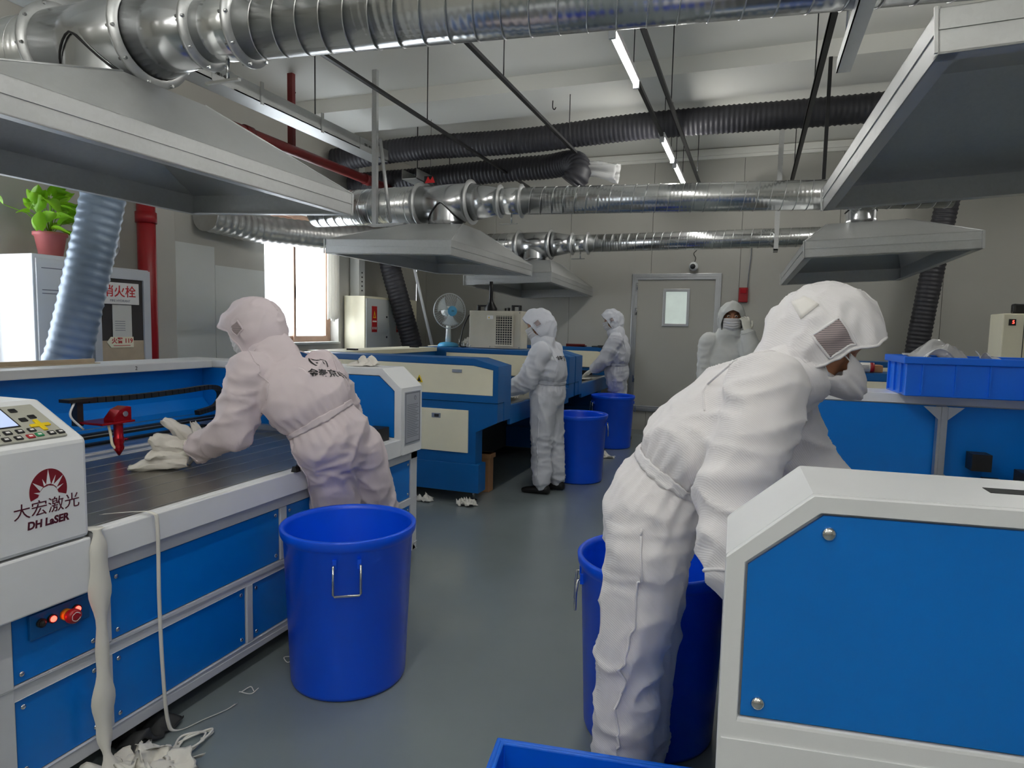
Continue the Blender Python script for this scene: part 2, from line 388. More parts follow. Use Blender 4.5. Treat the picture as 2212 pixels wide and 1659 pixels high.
# ------------------------------------------------------------------ ceiling rails and hangers
def rail(x, y0, y1, z, label, s=.016, mt='black_metal'):
    t = thing('support_rail', label, 'rail', (x, (y0 + y1) / 2, z), 0, 'steel rails under the ceiling')
    MB().box((x - s, y0, z - .012), (x + s, y0 + (y1 - y0), z + .012)).box((x - s, y0, z - .012), (x - s + .004, y1, z + .03)).build('angle_bar', mt, t)
    n = 2
    for k in range(n + 1):
        y = y0 + (y1 - y0) * (k + .15) / (n + .3); MB().cyl((x, y, z), (x, y, ZC), .005, n=6).build('hanger_rod', 'black_metal', t)
    MB().box((x - s - .01, y0 + .55, z - .02), (x + s + .01, y0 + .7, z + .035)).build('joint_clip', 'steel', t)
rail(-2.88, 2.6, 8.35, 3.3, 'dark steel rail crossing above the left hood toward the second duct')
rail(-1.85, 2.6, 6.85, 3.3, 'dark steel rail running to the curled end of the black hose')
rail(-.73, 2.6, 8.7, 3.3, 'dark steel rail just right of the ceiling tube lights')
rail(.345, 2.6, 8.8, 3.3, 'thick dark steel rail left of the big right hood', .02)
single(MB().box((.485, 6.335, 2.72), (.515, 6.365, 3.8)), 'hanger_bar', 'black_metal', 'brown black vertical bar hanging from the ceiling beam by the right hood', 'bar', (.5, 6.35, 2.72))
# galvanised cable tray, joint plates with printed marks, red sprinkler pipe
t = thing('cable_tray', 'galvanised cable tray running along the ceiling above the left hood', 'cable tray', (-3.97, 4.5, 3.24))
MB().box((-4.07, 2.0, 3.24), (-3.87, 6.45, 3.25)).box((-3.874, 2.0, 3.24), (-3.87, 6.45, 3.36)).box((-4.07, 2.0, 3.24), (-4.066, 6.45, 3.36)).build('channel', 'galv_sheet', t)
for y in (4.05, 6.0): MB().box((-3.869, y - .11, 3.235), (-3.865, y + .11, 3.362)).build('joint_plate', 'galv_sheet', t)
for y in (4.05, 6.05): text('stencil_mark', '7801-48 04', .035, plane_m((-3.8635, y, 3.30), (0, 1, 0), (0, 0, 1)), 'print_black', t)
for y in (2.6, 4.0, 5.3): MB().cyl((-3.97, y, 3.25), (-3.97, y, ZC), .006, n=6).build('hanger_rod', 'black_metal', t)
for y in (4.45, 5.25): MB().box((-3.868, y, 3.22), (-3.855, y + .03, 3.40)).build('clamp', 'galv_sheet', t)
t = thing('cable_tray', 'short galvanised cable tray piece behind the second duct flange', 'cable tray', (-3.97, 7.6, 3.2))
MB().box((-4.07, 7.1, 3.2), (-3.87, 8.4, 3.21)).box((-3.874, 7.1, 3.2), (-3.87, 8.4, 3.32)).box((-4.07, 7.1, 3.2), (-4.066, 8.4, 3.32)).build('channel', 'galv_sheet', t)
for y in (7.3, 8.2): MB().cyl((-3.97, y, 3.21), (-3.97, y, ZC), .006, n=6).build('hanger_rod', 'black_metal', t)
t = thing('sprinkler_pipe', 'dark red fire pipe running below the galvanised cable tray', 'pipe', (-4.52, 5.0, 3.2))
MB().cyl((-4.5, 2.0, 3.2), (-4.5, 8.9, 3.2), .052, n=20).build('pipe', 'red_pipe', t)
for y in (3.3, 5.0, 7.0): MB().cyl((-4.5, y - .05, 3.2), (-4.5, y + .05, 3.2), .064, n=20).build('coupling', 'red_pipe', t)
for y in (3.6, 5.6): MB().box((-4.53, y, 3.22), (-4.47, y + .05, ZC)).build('bracket', 'red_pipe', t)
# upright galvanised strut in front of the second duct
t = thing('duct_strut', 'pair of pale metal struts holding the left end of the second duct', 'strut', (-3.55, 5.86, 2.45))
MB().box((-3.58, 5.66, 2.42), (-3.53, 5.70, 3.9)).build('strut_bar', 'galv_sheet', t)
MB().tube([(-3.5, 5.68, 3.25), (-3.38, 5.68, 2.45)], .018, 6).build('diagonal_bar', 'galv_sheet', t)
MB().box((-3.6, 5.62, 2.415), (-3.2, 5.72, 2.43)).build('foot_plate', 'galv_sheet', t)

# ------------------------------------------------------------------ ducts
def duct_pipe(p0, p1, R, parent, name, pitch=.105, n=36):
    p0, p1 = V(p0), V(p1); d = p1 - p0; L = d.length; t = d / L; a = t.cross(V((0, 0, 1))).normalized(); b = a.cross(t)
    o = MB().tube([p0, p1], R, n).build(name, 'galv', parent)
    N = int(L / pitch * 30); q = []
    for k in range(N + 1):
        u = k / 30; s_ = min(L, u * pitch); q.append(p0 + t * s_ + (a * math.cos(2 * PI * u) + b * math.sin(2 * PI * u)) * (R + .001))
    MB().tube(q, .0027, 5).build('spiral_seam', 'galv_seam', o)
    return o
def flange(p, t, R, w=.035):
    p, t = V(p), V(t).normalized(); M = t.to_track_quat('Z', 'Y').to_matrix().to_4x4(); M.translation = p
    return MB().lathe([(R, -w / 2), (R + .004, -w / 2), (R + w, -.006), (R + w, .006), (R + .004, w / 2), (R, w / 2)], 36, M)
def bolts(p, t, R, n, parent):
    p, t = V(p), V(t).normalized(); a = t.orthogonal().normalized(); b = t.cross(a)
    for k in range(n):
        w = 2 * PI * k / n; q = p + (a * math.cos(w) + b * math.sin(w)) * R
        MB().cyl(q - t * .02, q + t * .02, .007, n=6).build('bolt', 'steel', parent)
def duct_run(label, y0, z0, xl, xt0, xt1, xr, yr, zr, R, r, near=False):
    """trunk pipe, tee above the hood, reducer, short collar with two flanges, then the thinner pipe"""
    t = thing('exhaust_duct', label, 'duct', (xt0, y0, z0), 0, 'spiral exhaust ducts')
    A = V((xl, y0, z0)); T0 = V((xt0, y0, z0)); T1 = V((xt1, y0, z0)); dirn = (V((xr, yr, zr)) - T1).normalized()
    Q = T1 + dirn * .29; Q2 = Q + dirn * .21; E = V((xr, yr, zr))
    duct_pipe(A, T0, R, t, 'trunk_pipe')
    MB().cyl(T0, T1, R - .001, n=40).build('tee', 'steel', t)
    MB().tube([T1, Q], [R - .001, r], 40).build('reducer', 'steel', t)
    MB().tube([Q, Q2], [r, r], 40).build('collar', 'galv', t)
    duct_pipe(Q2, E, r, t, 'pipe')
    for p, d, q, n in ((T0, V((1, 0, 0)), R, 10), (T1, V((1, 0, 0)), R, 10), (Q, dirn, r, 8), (Q2, dirn, r, 8)):
        f = flange(p, d, q - .002).build('flange', 'galv_sheet', t)
        if near: bolts(p, d, q + .022, n, t)
    w = MB().box((-.02, -.09, -.012), (.02, .09, .012))
    mid = Q + dirn * .11 + V((0, 0, -r - .05))
    MB().cyl(mid + V((0, 0, .06)), mid + V((0, 0, -.03)), .008, n=8).build('damper_stem', 'steel', t)
    MB().box((mid.x - .12, mid.y - .008, mid.z - .04), (mid.x + .06, mid.y + .008, mid.z - .03)).build('damper_handle', 'steel', t)
    return t
def hood(label, cx, cy, z0, w, d, yaw, tx, ty, rim=.12, rise=.26, tw=.58, td=.44, colr=.1785, ctop=2.65, cox=0.0, Rt=.18):
    t = thing('exhaust_hood', label, 'hood', (cx, cy, z0), 0, 'galvanised exhaust hoods', world=False)
    t.rotation_mode = 'QUATERNION'
    t.rotation_quaternion = (Matrix.Rotation(yaw, 3, 'Z') @ Matrix.Rotation(tx, 3, 'X') @ Matrix.Rotation(ty, 3, 'Y')).to_quaternion()
    a, b = w / 2, d / 2
    rect = lambda p, q: [(-p, -q), (p, -q), (p, q), (-p, q)]
    names = (((-a, -b), (a, -b)), ((a, -b), (a, b)), ((a, b), (-a, b)), ((-a, b), (-a, -b)))
    th = .004
    for (p, q) in names:                       # four rim strips, each with a folded bead and a bottom lip
        p, q = V((*p, 0)), V((*q, 0)); e = (q - p).normalized(); n = V((e.y, -e.x, 0))
        m = MB()
        def strip(zA, zB, o0, o1):
            vs = []
            for z in (zA, zB):
                for P in (p, q):
                    for o in (o0, o1): vs.append(P + n * o + V((0, 0, z)))
            m.add(vs, [(0, 1, 3, 2), (4, 6, 7, 5), (0, 4, 5, 1), (2, 3, 7, 6), (0, 2, 6, 4), (1, 5, 7, 3)])
        strip(0, rim, -th, 0); strip(rim * .52, rim * .58, 0, .004); strip(0, .006, -.05, 0)
        m.build('rim_strip', 'galv_sheet', t)
    for sx, sy in ((-1, -1), (1, -1), (1, 1), (-1, 1)):
        MB().box((sx * a - .012, sy * b - .012, 0), (sx * a + .004 * sx + .012 * 0, sy * b + .004 * sy, rim)).build('corner_plate', 'galv_sheet', t)
    zt = rim + rise
    top = rect(tw / 2, td / 2); bot = rect(a, b)
    for i in range(4):                          # four sloping panels
        j = (i + 1) % 4; vs = []
        for o in (0, -.003):
            vs += [V((*bot[i], rim + o)), V((*bot[j], rim + o)), V((*top[j], zt + o)), V((*top[i], zt + o))]
        MB().add(vs, [(0, 1, 2, 3), (7, 6, 5, 4), (0, 4, 5, 1), (1, 5, 6, 2), (2, 6, 7, 3), (3, 7, 4, 0)]).build('canopy_panel', 'galv_sheet', t)
        MB().tube([vs[0], vs[3]], .005, 6).build('seam', 'galv_sheet', t)
    MB().box((-tw / 2, -td / 2, zt - .004), (tw / 2, td / 2, zt)).build('top_plate', 'galv_sheet', t)
    h = ctop - z0; O = Matrix.Translation((cox, 0, 0))
    bc = MB().lathe([(colr + .03, zt), (colr + .006, zt + .02), (colr, zt + .05), (colr, h)], 40, O).build('branch_collar', 'steel', t)
    if h - Rt > zt: MB().tube([V((cox + (colr + .002) * math.cos(w), (colr + .008) * math.sin(w), h - math.sqrt(max(0, Rt ** 2 - (colr * math.sin(w)) ** 2)))) for w in [k * PI / 24 for k in range(48)]], .005, 6, closed=True).build('saddle_seam', 'black_metal', bc)
    return t
hood('large galvanised exhaust hood above the near left laser table', -2.776, 2.256, 2.091, 1.17, 2.05, .02, .007, .038, ctop=2.69, cox=-.05)
hood('galvanised exhaust hood above the cream and blue laser cutter', -2.924, 5.914, 2.041, 1.163, 2.274, .037, .007, .027, cox=.03)
hood('small far galvanised exhaust hood in front of the back wall', -2.802, 8.44, 1.944, 1.112, 2.1, 0, -.027, -.029, ctop=2.56, colr=.1635, Rt=.165)
hood('galvanised exhaust hood on the right above the leaning worker', .829, 6.351, 1.997, 1.1, 2.241, .033, -.02, -.043, ctop=2.62, colr=.12, Rt=.125)
hood('huge galvanised exhaust hood at the top right corner', .95, 3.02, 2.178, 1.17, 1.86, .056, -.044, -.052, ctop=2.62, colr=.12, Rt=.125)
duct_run('big spiral exhaust duct across the top of the view', 2.256, 2.69, -4.6, -3.10, -2.55, 1.3, 2.50, 2.60, .18, .125, True)
duct_run('middle spiral exhaust duct with a tee over the second hood', 5.914, 2.65, -4.42, -3.17, -2.62, 1.45, 6.28, 2.615, .18, .125)
duct_run('far spiral exhaust duct close to the back wall', 8.44, 2.56, -3.6, -3.03, -2.58, 1.2, 8.5, 2.585, .165, .112)
# bracket holding the right part of the far duct and the near duct
t = thing('duct_bracket', 'white strip bracket hanging around the far duct left of the right hood', 'bracket', (.2, 8.49, 2.4))
MB().box((.17, 8.36, 2.42), (.22, 8.375, 3.95)).box((.17, 8.36, 2.42), (.22, 8.62, 2.435)).box((.17, 8.605, 2.42), (.22, 8.62, 3.95)).build('strap', 'galv_sheet', t)
t = thing('duct_bracket', 'galvanised angle bracket under the near duct beside the huge right hood', 'bracket', (.36, 2.45, 2.45))
MB().box((.25, 2.1, 2.46), (.30, 2.9, 2.465)).box((.25, 2.1, 2.46), (.254, 2.9, 2.51)).build('angle_bar', 'galv_sheet', t)
MB().cyl((.275, 2.2, 2.465), (.275, 2.2, ZC), .006, n=8).build('hanger_rod', 'steel', t)
MB().cyl((.275, 2.85, 2.465), (.275, 2.85, ZC), .006, n=8).build('hanger_rod', 'steel', t)
def flex(path, R, name, mt, label, cat='hose', pitch=.05, amp=.006, n=22, seed=0, group=None):
    P = spline(path, 14); L = [0]
    for a, b in zip(P[:-1], P[1:]): L.append(L[-1] + (b - a).length)
    N = int(L[-1] / (pitch / 4)); pts = []; rr = []; k = 0
    for i in range(N + 1):
        s = L[-1] * i / N
        while k < len(L) - 2 and L[k + 1] < s: k += 1
        f = (s - L[k]) / max(1e-6, L[k + 1] - L[k]); pts.append(P[k].lerp(P[k + 1], f))
        rr.append(R + (amp if i % 4 == 0 else (-amp * .7 if i % 4 == 2 else 0)) + .0025 * noise.noise(V((s * 3, seed, 0))))
    loc = P[0] if P[0].z < P[-1].z else P[-1]
    return single(MB().tube(pts, rr, n, True), name, mt, label, cat, tuple(loc), group)
flex([(-5.1, 7.2, 3.52), (-4.0, 7.27, 3.6), (-2.6, 7.25, 3.58), (-1.2, 7.25, 3.63), (.6, 7.25, 3.62), (2.2, 7.25, 3.62), (4.2, 7.2, 3.6)], .135, 'flexible_duct', 'duct_black', 'long black flexible duct running across under the ceiling', seed=1)
flex([(-5.1, 7.6, 3.3), (-4.0, 7.62, 3.32), (-2.9, 7.62, 3.36), (-2.4, 7.6, 3.36), (-2.12, 7.5, 3.36), (-1.97, 7.36, 3.3), (-1.93, 7.28, 3.18), (-2.0, 7.27, 3.07)], .135, 'flexible_duct', 'duct_black', 'lower black flexible duct whose open end curls down', seed=2, amp=.009)
def wrapf(u, v):
    r = .06 + .03 * math.sin(9 * u * PI + 3 * v) + .04 * v
    return V((-1.92 + .42 * v + .02 * math.sin(7 * u), 7.36 + r * math.cos(2 * PI * u), 3.23 + .02 * math.sin(5 * v) + r * math.sin(2 * PI * u) * .9 - .03 * v))
single(MB().grid(wrapf, 30, 14, True, True), 'plastic_wrap', 'bag', 'clear plastic sheet tied to the open end of the black hose', 'plastic', (-1.8, 7.36, 3.15), solid=.002)
flex([(-4.45, 8.40, .02), (-4.55, 8.30, 1.05), (-4.68, 8.18, 1.7), (-4.82, 8.05, 2.4), (-4.75, 7.8, 3.2)], .14, 'flexible_duct', 'duct_black', 'dark flexible duct standing in the back left corner', seed=3)
flex([(-4.34, 3.0, .02), (-4.32, 3.05, 1.0), (-4.28, 3.1, 1.3), (-4.2, 3.28, 2.2), (-4.1, 3.3, 2.75), (-4.2, 3.2, 3.1)], .135, 'flexible_duct', 'duct_blue', 'silver blue flexible duct rising behind the near left table', seed=4, amp=.0045, pitch=.06)
flex([(1.8, 9.2, .02), (1.86, 9.2, 1.1), (1.95, 9.2, 2.0), (2.06, 9.2, 2.9), (2.1, 9.15, 3.3)], .125, 'flexible_duct', 'duct_black', 'black flexible duct rising behind the right hood', seed=5)
flex([(-5.02, 5.0, 2.47), (-5.02, 5.3, 2.46), (-4.98, 5.7, 2.44), (-4.76, 6.4, 2.46), (-4.5, 7.0, 2.5), (-4.1, 7.7, 2.54), (-3.75, 8.3, 2.56), (-3.6, 8.44, 2.56)], .15, 'flexible_duct', 'flex_alu', 'silver flexible elbow duct in front of the far window', seed=6, pitch=.09, amp=.005)
flex([(-4.9, 2.5, 2.35), (-4.95, 2.75, 2.35), (-5.0, 3.0, 2.42)], .16, 'flexible_duct', 'duct_black', 'grey flexible duct end below the near left hood by the bright window', seed=7, amp=.012)
single(MB().tube([(-4.3, 8.4, 1.15), (-4.55, 8.25, 2.35)], .022, 10), 'white_pipe', 'white', 'thin white pipe leaning beside the dark corner duct', 'pipe', (-4.3, 8.4, 1.15))
# ------------------------------------------------------------------ white and blue laser tables
def R4(a, b, c, d): return [(a, c), (b, c), (b, d), (a, d)]
def white_machine(label, loc, rotz, sx, L, console):
    t = thing('laser_table', label, 'laser cutter', loc, rotz, 'white and blue laser tables', world=False)
    D = 1.75
    def bx(m, a, b):
        (x0, y0, z0), (x1, y1, z1) = a, b; X0, X1 = sorted((sx * x0, sx * x1)); return m.box((X0, y0, z0), (X1, y1, z1))
    def px(m, poly, y0, y1): return m.prism([(sx * x, z) for x, z in poly], 'y', y0, y1)
    # lower carcass: white frame, blue sheets, floor casters
    f = MB(); ups = (.34, .375), (1.183, 1.225); los = (.34, .375), (.974, 1.01), (1.60, 1.64)
    for z0, z1 in ((.076, .124), (.368, .41), (.645, .70)):
        bx(f, (.03, 0, z0), (.07, L, z1)); bx(f, (D - .07, 0, z0), (D - .03, L, z1))
        bx(f, (.03, 0, z0), (D - .03, .05, z1)); bx(f, (.03, L - .05, z0), (D - .03, L, z1))
    for y0, y1 in ((0, .075), (L - .075, L)):
        bx(f, (.03, y0, .076), (.07, y1, .70)); bx(f, (D - .07, y0, .076), (D - .03, y1, .70))
    for y0, y1 in ups: bx(f, (.03, y0, .41), (.07, y1, .645))
    for y0, y1 in los: bx(f, (.03, y0, .124), (.07, y1, .368))
    if console: bx(f, (.03, -.34, .076), (.07, 0, .70))
    f.build('lower_frame', 'white_grey', t, bevel=.004)
    def panels(cuts, z0, z1):
        e = [.075] + [q for c in cuts for q in c] + [L - .075]
        for y0, y1 in zip(e[::2], e[1::2]):
            p = bx(MB(), (.038, y0 + .004, z0 + .004), (.05, y1 - .004, z1 - .004)).build('side_panel', 'blue', t)
            for yy in (y0 + .025, y1 - .025):
                for zz in (z0 + .028, z1 - .028): MB().ball((sx * .037, yy, zz), .008, 10, 8, (.5, 1, 1)).build('screw', 'chrome', p)
    panels(ups, .41, .645); panels(los, .124, .368)
    bx(MB(), (.05, .012, .08), (D - .05, .02, .69)).build('end_sheet', 'blue', t); bx(MB(), (.05, L - .02, .08), (D - .05, L - .012, .69)).build('end_sheet', 'blue', t)
    bx(MB(), (D - .05, .03, .08), (D - .04, L - .03, .69)).build('back_sheet', 'blue', t)
    bx(MB(), (.05, .03, .08), (D - .06, L - .03, .09)).build('floor_plate', 'dark', t)
    for lx in (.12, D - .12):
        for ly in (.12, L - .12):
            c = MB().cyl((sx * lx - .015, ly, .034), (sx * lx + .015, ly, .034), .034, n=18).build('caster', 'black', t)
            MB().box((sx * lx - .03, ly - .03, .055), (sx * lx + .03, ly + .03, .08)).build('caster_plate', 'steel', c)
    B = .25
    # tray rim, honeycomb bed
    yb0 = .30 if console else B
    m = MB(); bx(m, (0, yb0, .70), (.025, L - B, .795)); bx(m, (.025, yb0, .78), (.06, L - B, .795)); m.build('tray_rim', 'white', t, bevel=.003)
    bx(MB(), (.06, .02, .76), (1.02, L - B, .785)).build('honeycomb_bed', 'bed', t)
    
    for a_, b_, z_, mt_ in ((1.02, 1.075, .787, 'white_grey'), (1.075, 1.16, .78, 'alu'), (1.16, 1.18, .79, 'white_grey'), (1.18, 1.36, .783, 'alu'), (1.36, 1.40, .795, 'dark')):
        bx(MB(), (a_, .02, .76), (b_, L - B, z_)).build('bed_strip', mt_, t)
    for k_ in range(7): bx(MB(), (.1 + .13 * k_, .02, .785), (.104 + .13 * k_, L - B, .7862)).build('bed_joint', 'alu', t)
    bx(MB(), (.06, .02, .70), (1.42, L - B, .76)).build('bed_tray', 'dark', t)
    # end blocks with chamfered front corner
    prof = [(0, .70), (0, 1.09), (.125, 1.20), (D, 1.20), (D, .70)]
    inn = [(.045, .80), (.045, 1.075), (.145, 1.158), (D - .05, 1.158), (D - .05, .80)]
    out = [(.03, .822), (.03, 1.083), (.137, 1.172), (D - .05, 1.172), (D - .05, .822)]
    ends = [(L - B, L)] + ([] if console else [(0, B)])
    for y0, y1 in ends:
        near = y0 == 0
        e = px(MB(), prof, y0 + .014, y1 - .014).build('end_block', 'white', t)
        for yy, ya, yc, q in ((y0, y0, y0 + .014, out if near else inn), (y1, y1 - .014, y1, inn if near else out)):
            m = MB().frame([(sx * x, z) for x, z in prof], [(sx * x, z) for x, z in q], 'y', ya, yc).build('block_frame', 'white', e, bevel=.004)
            pn = px(MB(), [(x + (.004 if x < .2 else -.004), z + (.004 if z < .9 else -.004)) for x, z in q], ya + .004, yc - .003).build('block_panel', 'blue', e)
            if q is out:
                for x, z in ((.06, .85), (.15, 1.14), (D - .1, .85), (D - .1, 1.14)):
                    MB().ball((sx * x, ya + (0.002 if near else .012), z), .011, 12, 8, (1, .6, 1)).build('dome_screw', 'chrome', pn)
        if near:
            px(MB(), [(.006, .60), (.006, .786), (D, .786), (D, .60)], y0 - .003, y0 + .012).build('block_skirt', 'white', e)
    # back rail and inner back sheet
    bx(MB(), (1.38, 0, 1.155), (D, L - B + .014, 1.20)).build('back_rail', 'white', t, bevel=.004)
    bx(MB(), (1.46, 0, .96), (1.475, L - B, 1.155)).build('back_inner_sheet', 'blue', t)
    px(MB(), [(1.46, .96), (1.40, .90), (1.40, .785), (1.46, .785)], .02, L - B).build('back_ledge', 'blue', t)
    bx(MB(), (1.70, .02, .70), (1.74, L - B, 1.155)).build('back_outer_sheet', 'blue', t)
    return t, bx, px
LT, bxl, pxl = white_machine('long white and blue laser table with a control console on the left', (-1.87, 1.10, 0), 0, -1, 2.42, True)
RT, bxr, pxr = white_machine('white laser table with a big bright blue end panel at bottom right', (-.024, 1.085, 0), math.radians(1.5), 1, 2.40, False)
# --- control console of the left table (local coordinates of LT: x = world X + 1.87, y = world Y - 1.10)
c = pxl(MB(), [(-.012, .795), (-.012, 1.095), (.19, 1.20), (.62, 1.20), (.62, .795)], -.35, .28).build('console', 'white', LT, bevel=.012)
pxl(MB(), [(-.012, .62), (-.012, .79), (.62, .79), (.62, .62)], -.35, .285).build('console_base', 'white', LT, bevel=.006)
sl = V((-.202, 0, .105)).normalized(); nrm = V((.105, 0, .202)).normalized()
def on_slope(u, v, h=0.0):     # u along Y, v up the slope from the lower edge
    return V((.012, u, 1.095)) + sl * v + nrm * h
KM = Matrix((V((0, 1, 0)), sl, nrm)).transposed().to_4x4()
def kbox(name, u0, u1, v0, v1, h0, h1, mt, parent, bev=.002):
    M = KM.copy(); M.translation = on_slope(0, 0)
    return MB().box((u0, v0, h0), (u1, v1, h1), M).build(name, mt, parent, bevel=bev)
kp = kbox('keypad', .005, .235, .02, .195, 0, .008, 'keypad', c, .006)
kbox('screen_bezel', .012, .142, .085, .182, .008, .0095, 'black', kp, 0)
kbox('screen', .017, .137, .09, .177, .0095, .0105, 'led_screen', kp, 0)
for i, (u, v, mt) in enumerate([(.03, .035, 'red')] + [(.06 + .032 * k, .062, 'black') for k in range(4)] + [(.072, .033, 'black'), (.104, .033, 'black'), (.136, .033, 'red'), (.162, .036, 'green'), (.196, .036, 'black'), (.222, .036, 'black'), (.165, .115, 'black'), (.195, .125, 'black'), (.165, .165, 'black')]):
    k = kbox('key', u - .010, u + .010, v - .009, v + .009, .008, .012, mt, kp, .002)
    if i < 11: kbox('key_mark', u - .005, u + .005, v - .004, v + .003, .012, .0125, 'print_white', kp, 0)
kbox('arrow_pad', .163, .219, .073, .087, .008, .013, 'yellow', kp, .003); kbox('arrow_pad', .184, .198, .052, .108, .008, .0132, 'yellow', kp, .003)
# printed logo and lettering on the console front
def front(y, z): return (.0125, y - 1.10, z)
disc = [(1.262 + .053 * math.cos(w), .962 + .062 * math.sin(w)) for w in [(-.35 + (PI + .7) * k / 40) for k in range(41)]]
bot = [(1.232, .948), (1.238, .962), (1.247, .972), (1.262, .976), (1.277, .972), (1.286, .962), (1.29, .95)]
MB().prism([(y - 1.10, z) for y, z in disc + bot], 'x', .0121, .0127).build('sun_logo', 'logo', c)
rays = MB()
for w, l in ((90, .058), (45, .055), (140, .052), (65, .045), (112, .04), (25, .042), (165, .038)):
    w = math.radians(w); d = (math.cos(w), math.sin(w)); b = (1.262 + d[0] * .026, .95 + d[1] * .026 * 1.15); e = (1.262 + d[0] * (l + .005), .95 + d[1] * (l + .005) * 1.15); q = .0065 if l > .05 else .0035
    rays.prism([(b[0] - 1.10 - d[1] * q, b[1] + d[0] * q), (e[0] - 1.10, e[1]), (b[0] - 1.10 + d[1] * q, b[1] - d[0] * q)], 'x', .0127, .0132)
rays.build('logo_rays', 'white', c)
fm = lambda y, z, dx=.0125: plane_m((dx, y - 1.10, z), (0, 1, 0), (0, 0, 1))
text('lettering', '大宏激光', .047, fm(1.258, .914), 'logo_dark', c)
text('lettering', 'DH LaSER', .03, fm(1.258, .872), 'logo_dark', c, shear=.1, bold=.0012, sx=.92)
text('number_mark', '2', .03, plane_m((-1.379, 1.62, 1.177), (0, 1, 0), (0, 0, 1)), 'print_black', LT)
# switch recess with lamps and emergency stop on the first side panel
sw = thing('x', None, None); COL.objects.unlink(sw); bpy.data.objects.remove(sw)
rec = bxl(MB(), (.026, .12, .525), (.037, .30, .60)).build('switch_plate', 'blue_machine', LT, bevel=.003)
for y, mt in ((1.25, 'dark'), (1.281, 'led_red'), (1.355, 'led_red')):
    lp = MB().cyl((-.026, y - 1.10, .570), (-.017, y - 1.10, .570), .013, n=18).build('lamp_ring', 'black', rec)
    MB().ball((-.017, y - 1.10, .570), .009, 12, 8).build('indicator_lamp', mt, lp)
es = MB().cyl((-.026, .222, .566), (-.008, .222, .566), .017, n=24).build('stop_collar', 'caution', rec)
MB().lathe([(0, .03), (.014, .03), (.021, .025), (.022, .012), (.016, 0), (0, 0)], 28, plane_m((-.008, .222, .566), (0, 1, 0), (0, 0, 1))).build('stop_button', 'red', rec)
MB().tube([V((.0215, .222 + .013 * math.cos(w), .566 + .013 * math.sin(w))) for w in [k * PI / 9 for k in range(18)] if int(w * 3) % 3], .0012, 6).build('stop_ring', 'print_white', rec)
for k in range(3):
    pl = bxl(MB(), (.028, .165 + .028 * k, .607), (.037, .19 + .028 * k, .623)).build('name_plate', 'plaque', LT)
    text('lettering', ('电源', '急停', '开关')[k], .011, plane_m((-.0275, .1775 + .028 * k, .615), (0, 1, 0), (0, 0, 1)), 'print_red', pl, extrude=.0002)
# notice on the end block facing the aisle
nb = MB().box((.0, 2.21, .755), (.003, 2.395, 1.065)).build('notice_plate', 'plaque', LT)
MB().frame([(2.214, .76), (2.391, .76), (2.391, 1.06), (2.214, 1.06)], [(2.222, .768), (2.383, .768), (2.383, 1.052), (2.222, 1.052)], 'x', .003, .0034).build('notice_border', 'print_grey', nb)
for k in range(19):
    w = (.13, .12, .14, .1)[k % 4]
    MB().box((.003, 2.235, .985 - .0105 * k), (.0034, 2.235 + w, .9885 - .0105 * k)).build('notice_line', 'print_grey', nb)
MB().tube([V((.0035, 2.33 + .01 * math.cos(w), 1.025 + .012 * math.sin(w))) for w in [k * PI / 8 for k in range(17)]], .002, 6).build('notice_emblem', 'print_grey', nb)
# red laser head, gantry beam and drag chain of the left table
hx, hy = -.97, 1.17
MB().box((-1.20, .55, .86), (-1.16, 2.14, .885)).build('gantry_beam', 'black_metal', LT)
MB().box((-1.155, .45, .875), (-1.145, 2.15, .881)).box((-1.155, .45, .91), (-1.150, 2.15, .913)).build('guide_wire', 'steel', LT)
hd = MB().prism([(hy - .045, .965), (hy + .05, .965), (hy + .05, 1.03), (hy + .03, 1.035), (hy - .01, 1.02), (hy - .045, .98)], 'x', hx - .04, hx + .03).build('laser_head', 'red_anod', LT, bevel=.004)
MB().box((hx - .13, hy - .11, .955), (hx + .035, hy + .065, .966)).build('head_plate', 'red_anod', hd, bevel=.003)
MB().lathe([(.021, .957), (.021, .89), (.024, .885), (.024, .86), (.021, .855), (.021, .845), (.023, .84), (.023, .83), (.004, .797), (0, .797)], 24, Matrix.Translation((hx, hy, 0))).build('lens_tube', 'red_anod', hd)
MB().cyl((hx, hy + .02, .87), (hx, hy + .05, .87), .006, n=10).build('thumb_screw', 'red_anod', hd)
MB().cyl((hx + .03, hy + .01, 1.0), (hx + .04, hy + .01, 1.0), .013, n=12).build('mirror_knob', 'chrome', hd)
MB().tube(spline([(hx, hy - .05, .95), (hx, hy - .04, .90), (hx, hy - .035, .86), (hx, hy - .02, .835)], 6), .006, 8).build('air_hose', 'cream', hd)
MB().tube(spline([(hx - .1, hy - .14, 1.06), (hx - .1, hy - .16, 1.0), (hx - .1, hy - .1, .93)], 6), .005, 8).build('cable', 'white', hd)
MB().box((-1.12, hy - .12, .945), (-1.08, hy - .09, 1.07)).box((-1.13, hy - .17, 1.06), (-1.06, hy - .05, 1.075)).build('chain_bracket', 'black', LT)
ch = MB()
for P, Q in zip(*(lambda s: (s[:-1], s[1:]))(spline([(-1.1, hy - .1, 1.062), (-1.1, hy + .2, 1.055), (-1.1, hy + .5, 1.06), (-1.1, hy + .72, 1.065), (-1.1, hy + .78, 1.02), (-1.1, hy + .74, .95), (-1.1, hy + .6, .925)], 7))):
    mid = (P + Q) / 2; d = (Q - P); M = plane_m(mid, d, (1, 0, 0)); ch.box((-.43 * d.length, -.018, -.013), (.43 * d.length, .018, .013), M)
ch.build('drag_chain', 'black', LT)
MB().box((-.6, 2.05, .80), (-.12, 2.10, .83)).build('end_rail', 'alu', LT); MB().box((-.16, 2.02, .79), (-.06, 2.14, .87)).build('rail_bearing', 'black', LT)
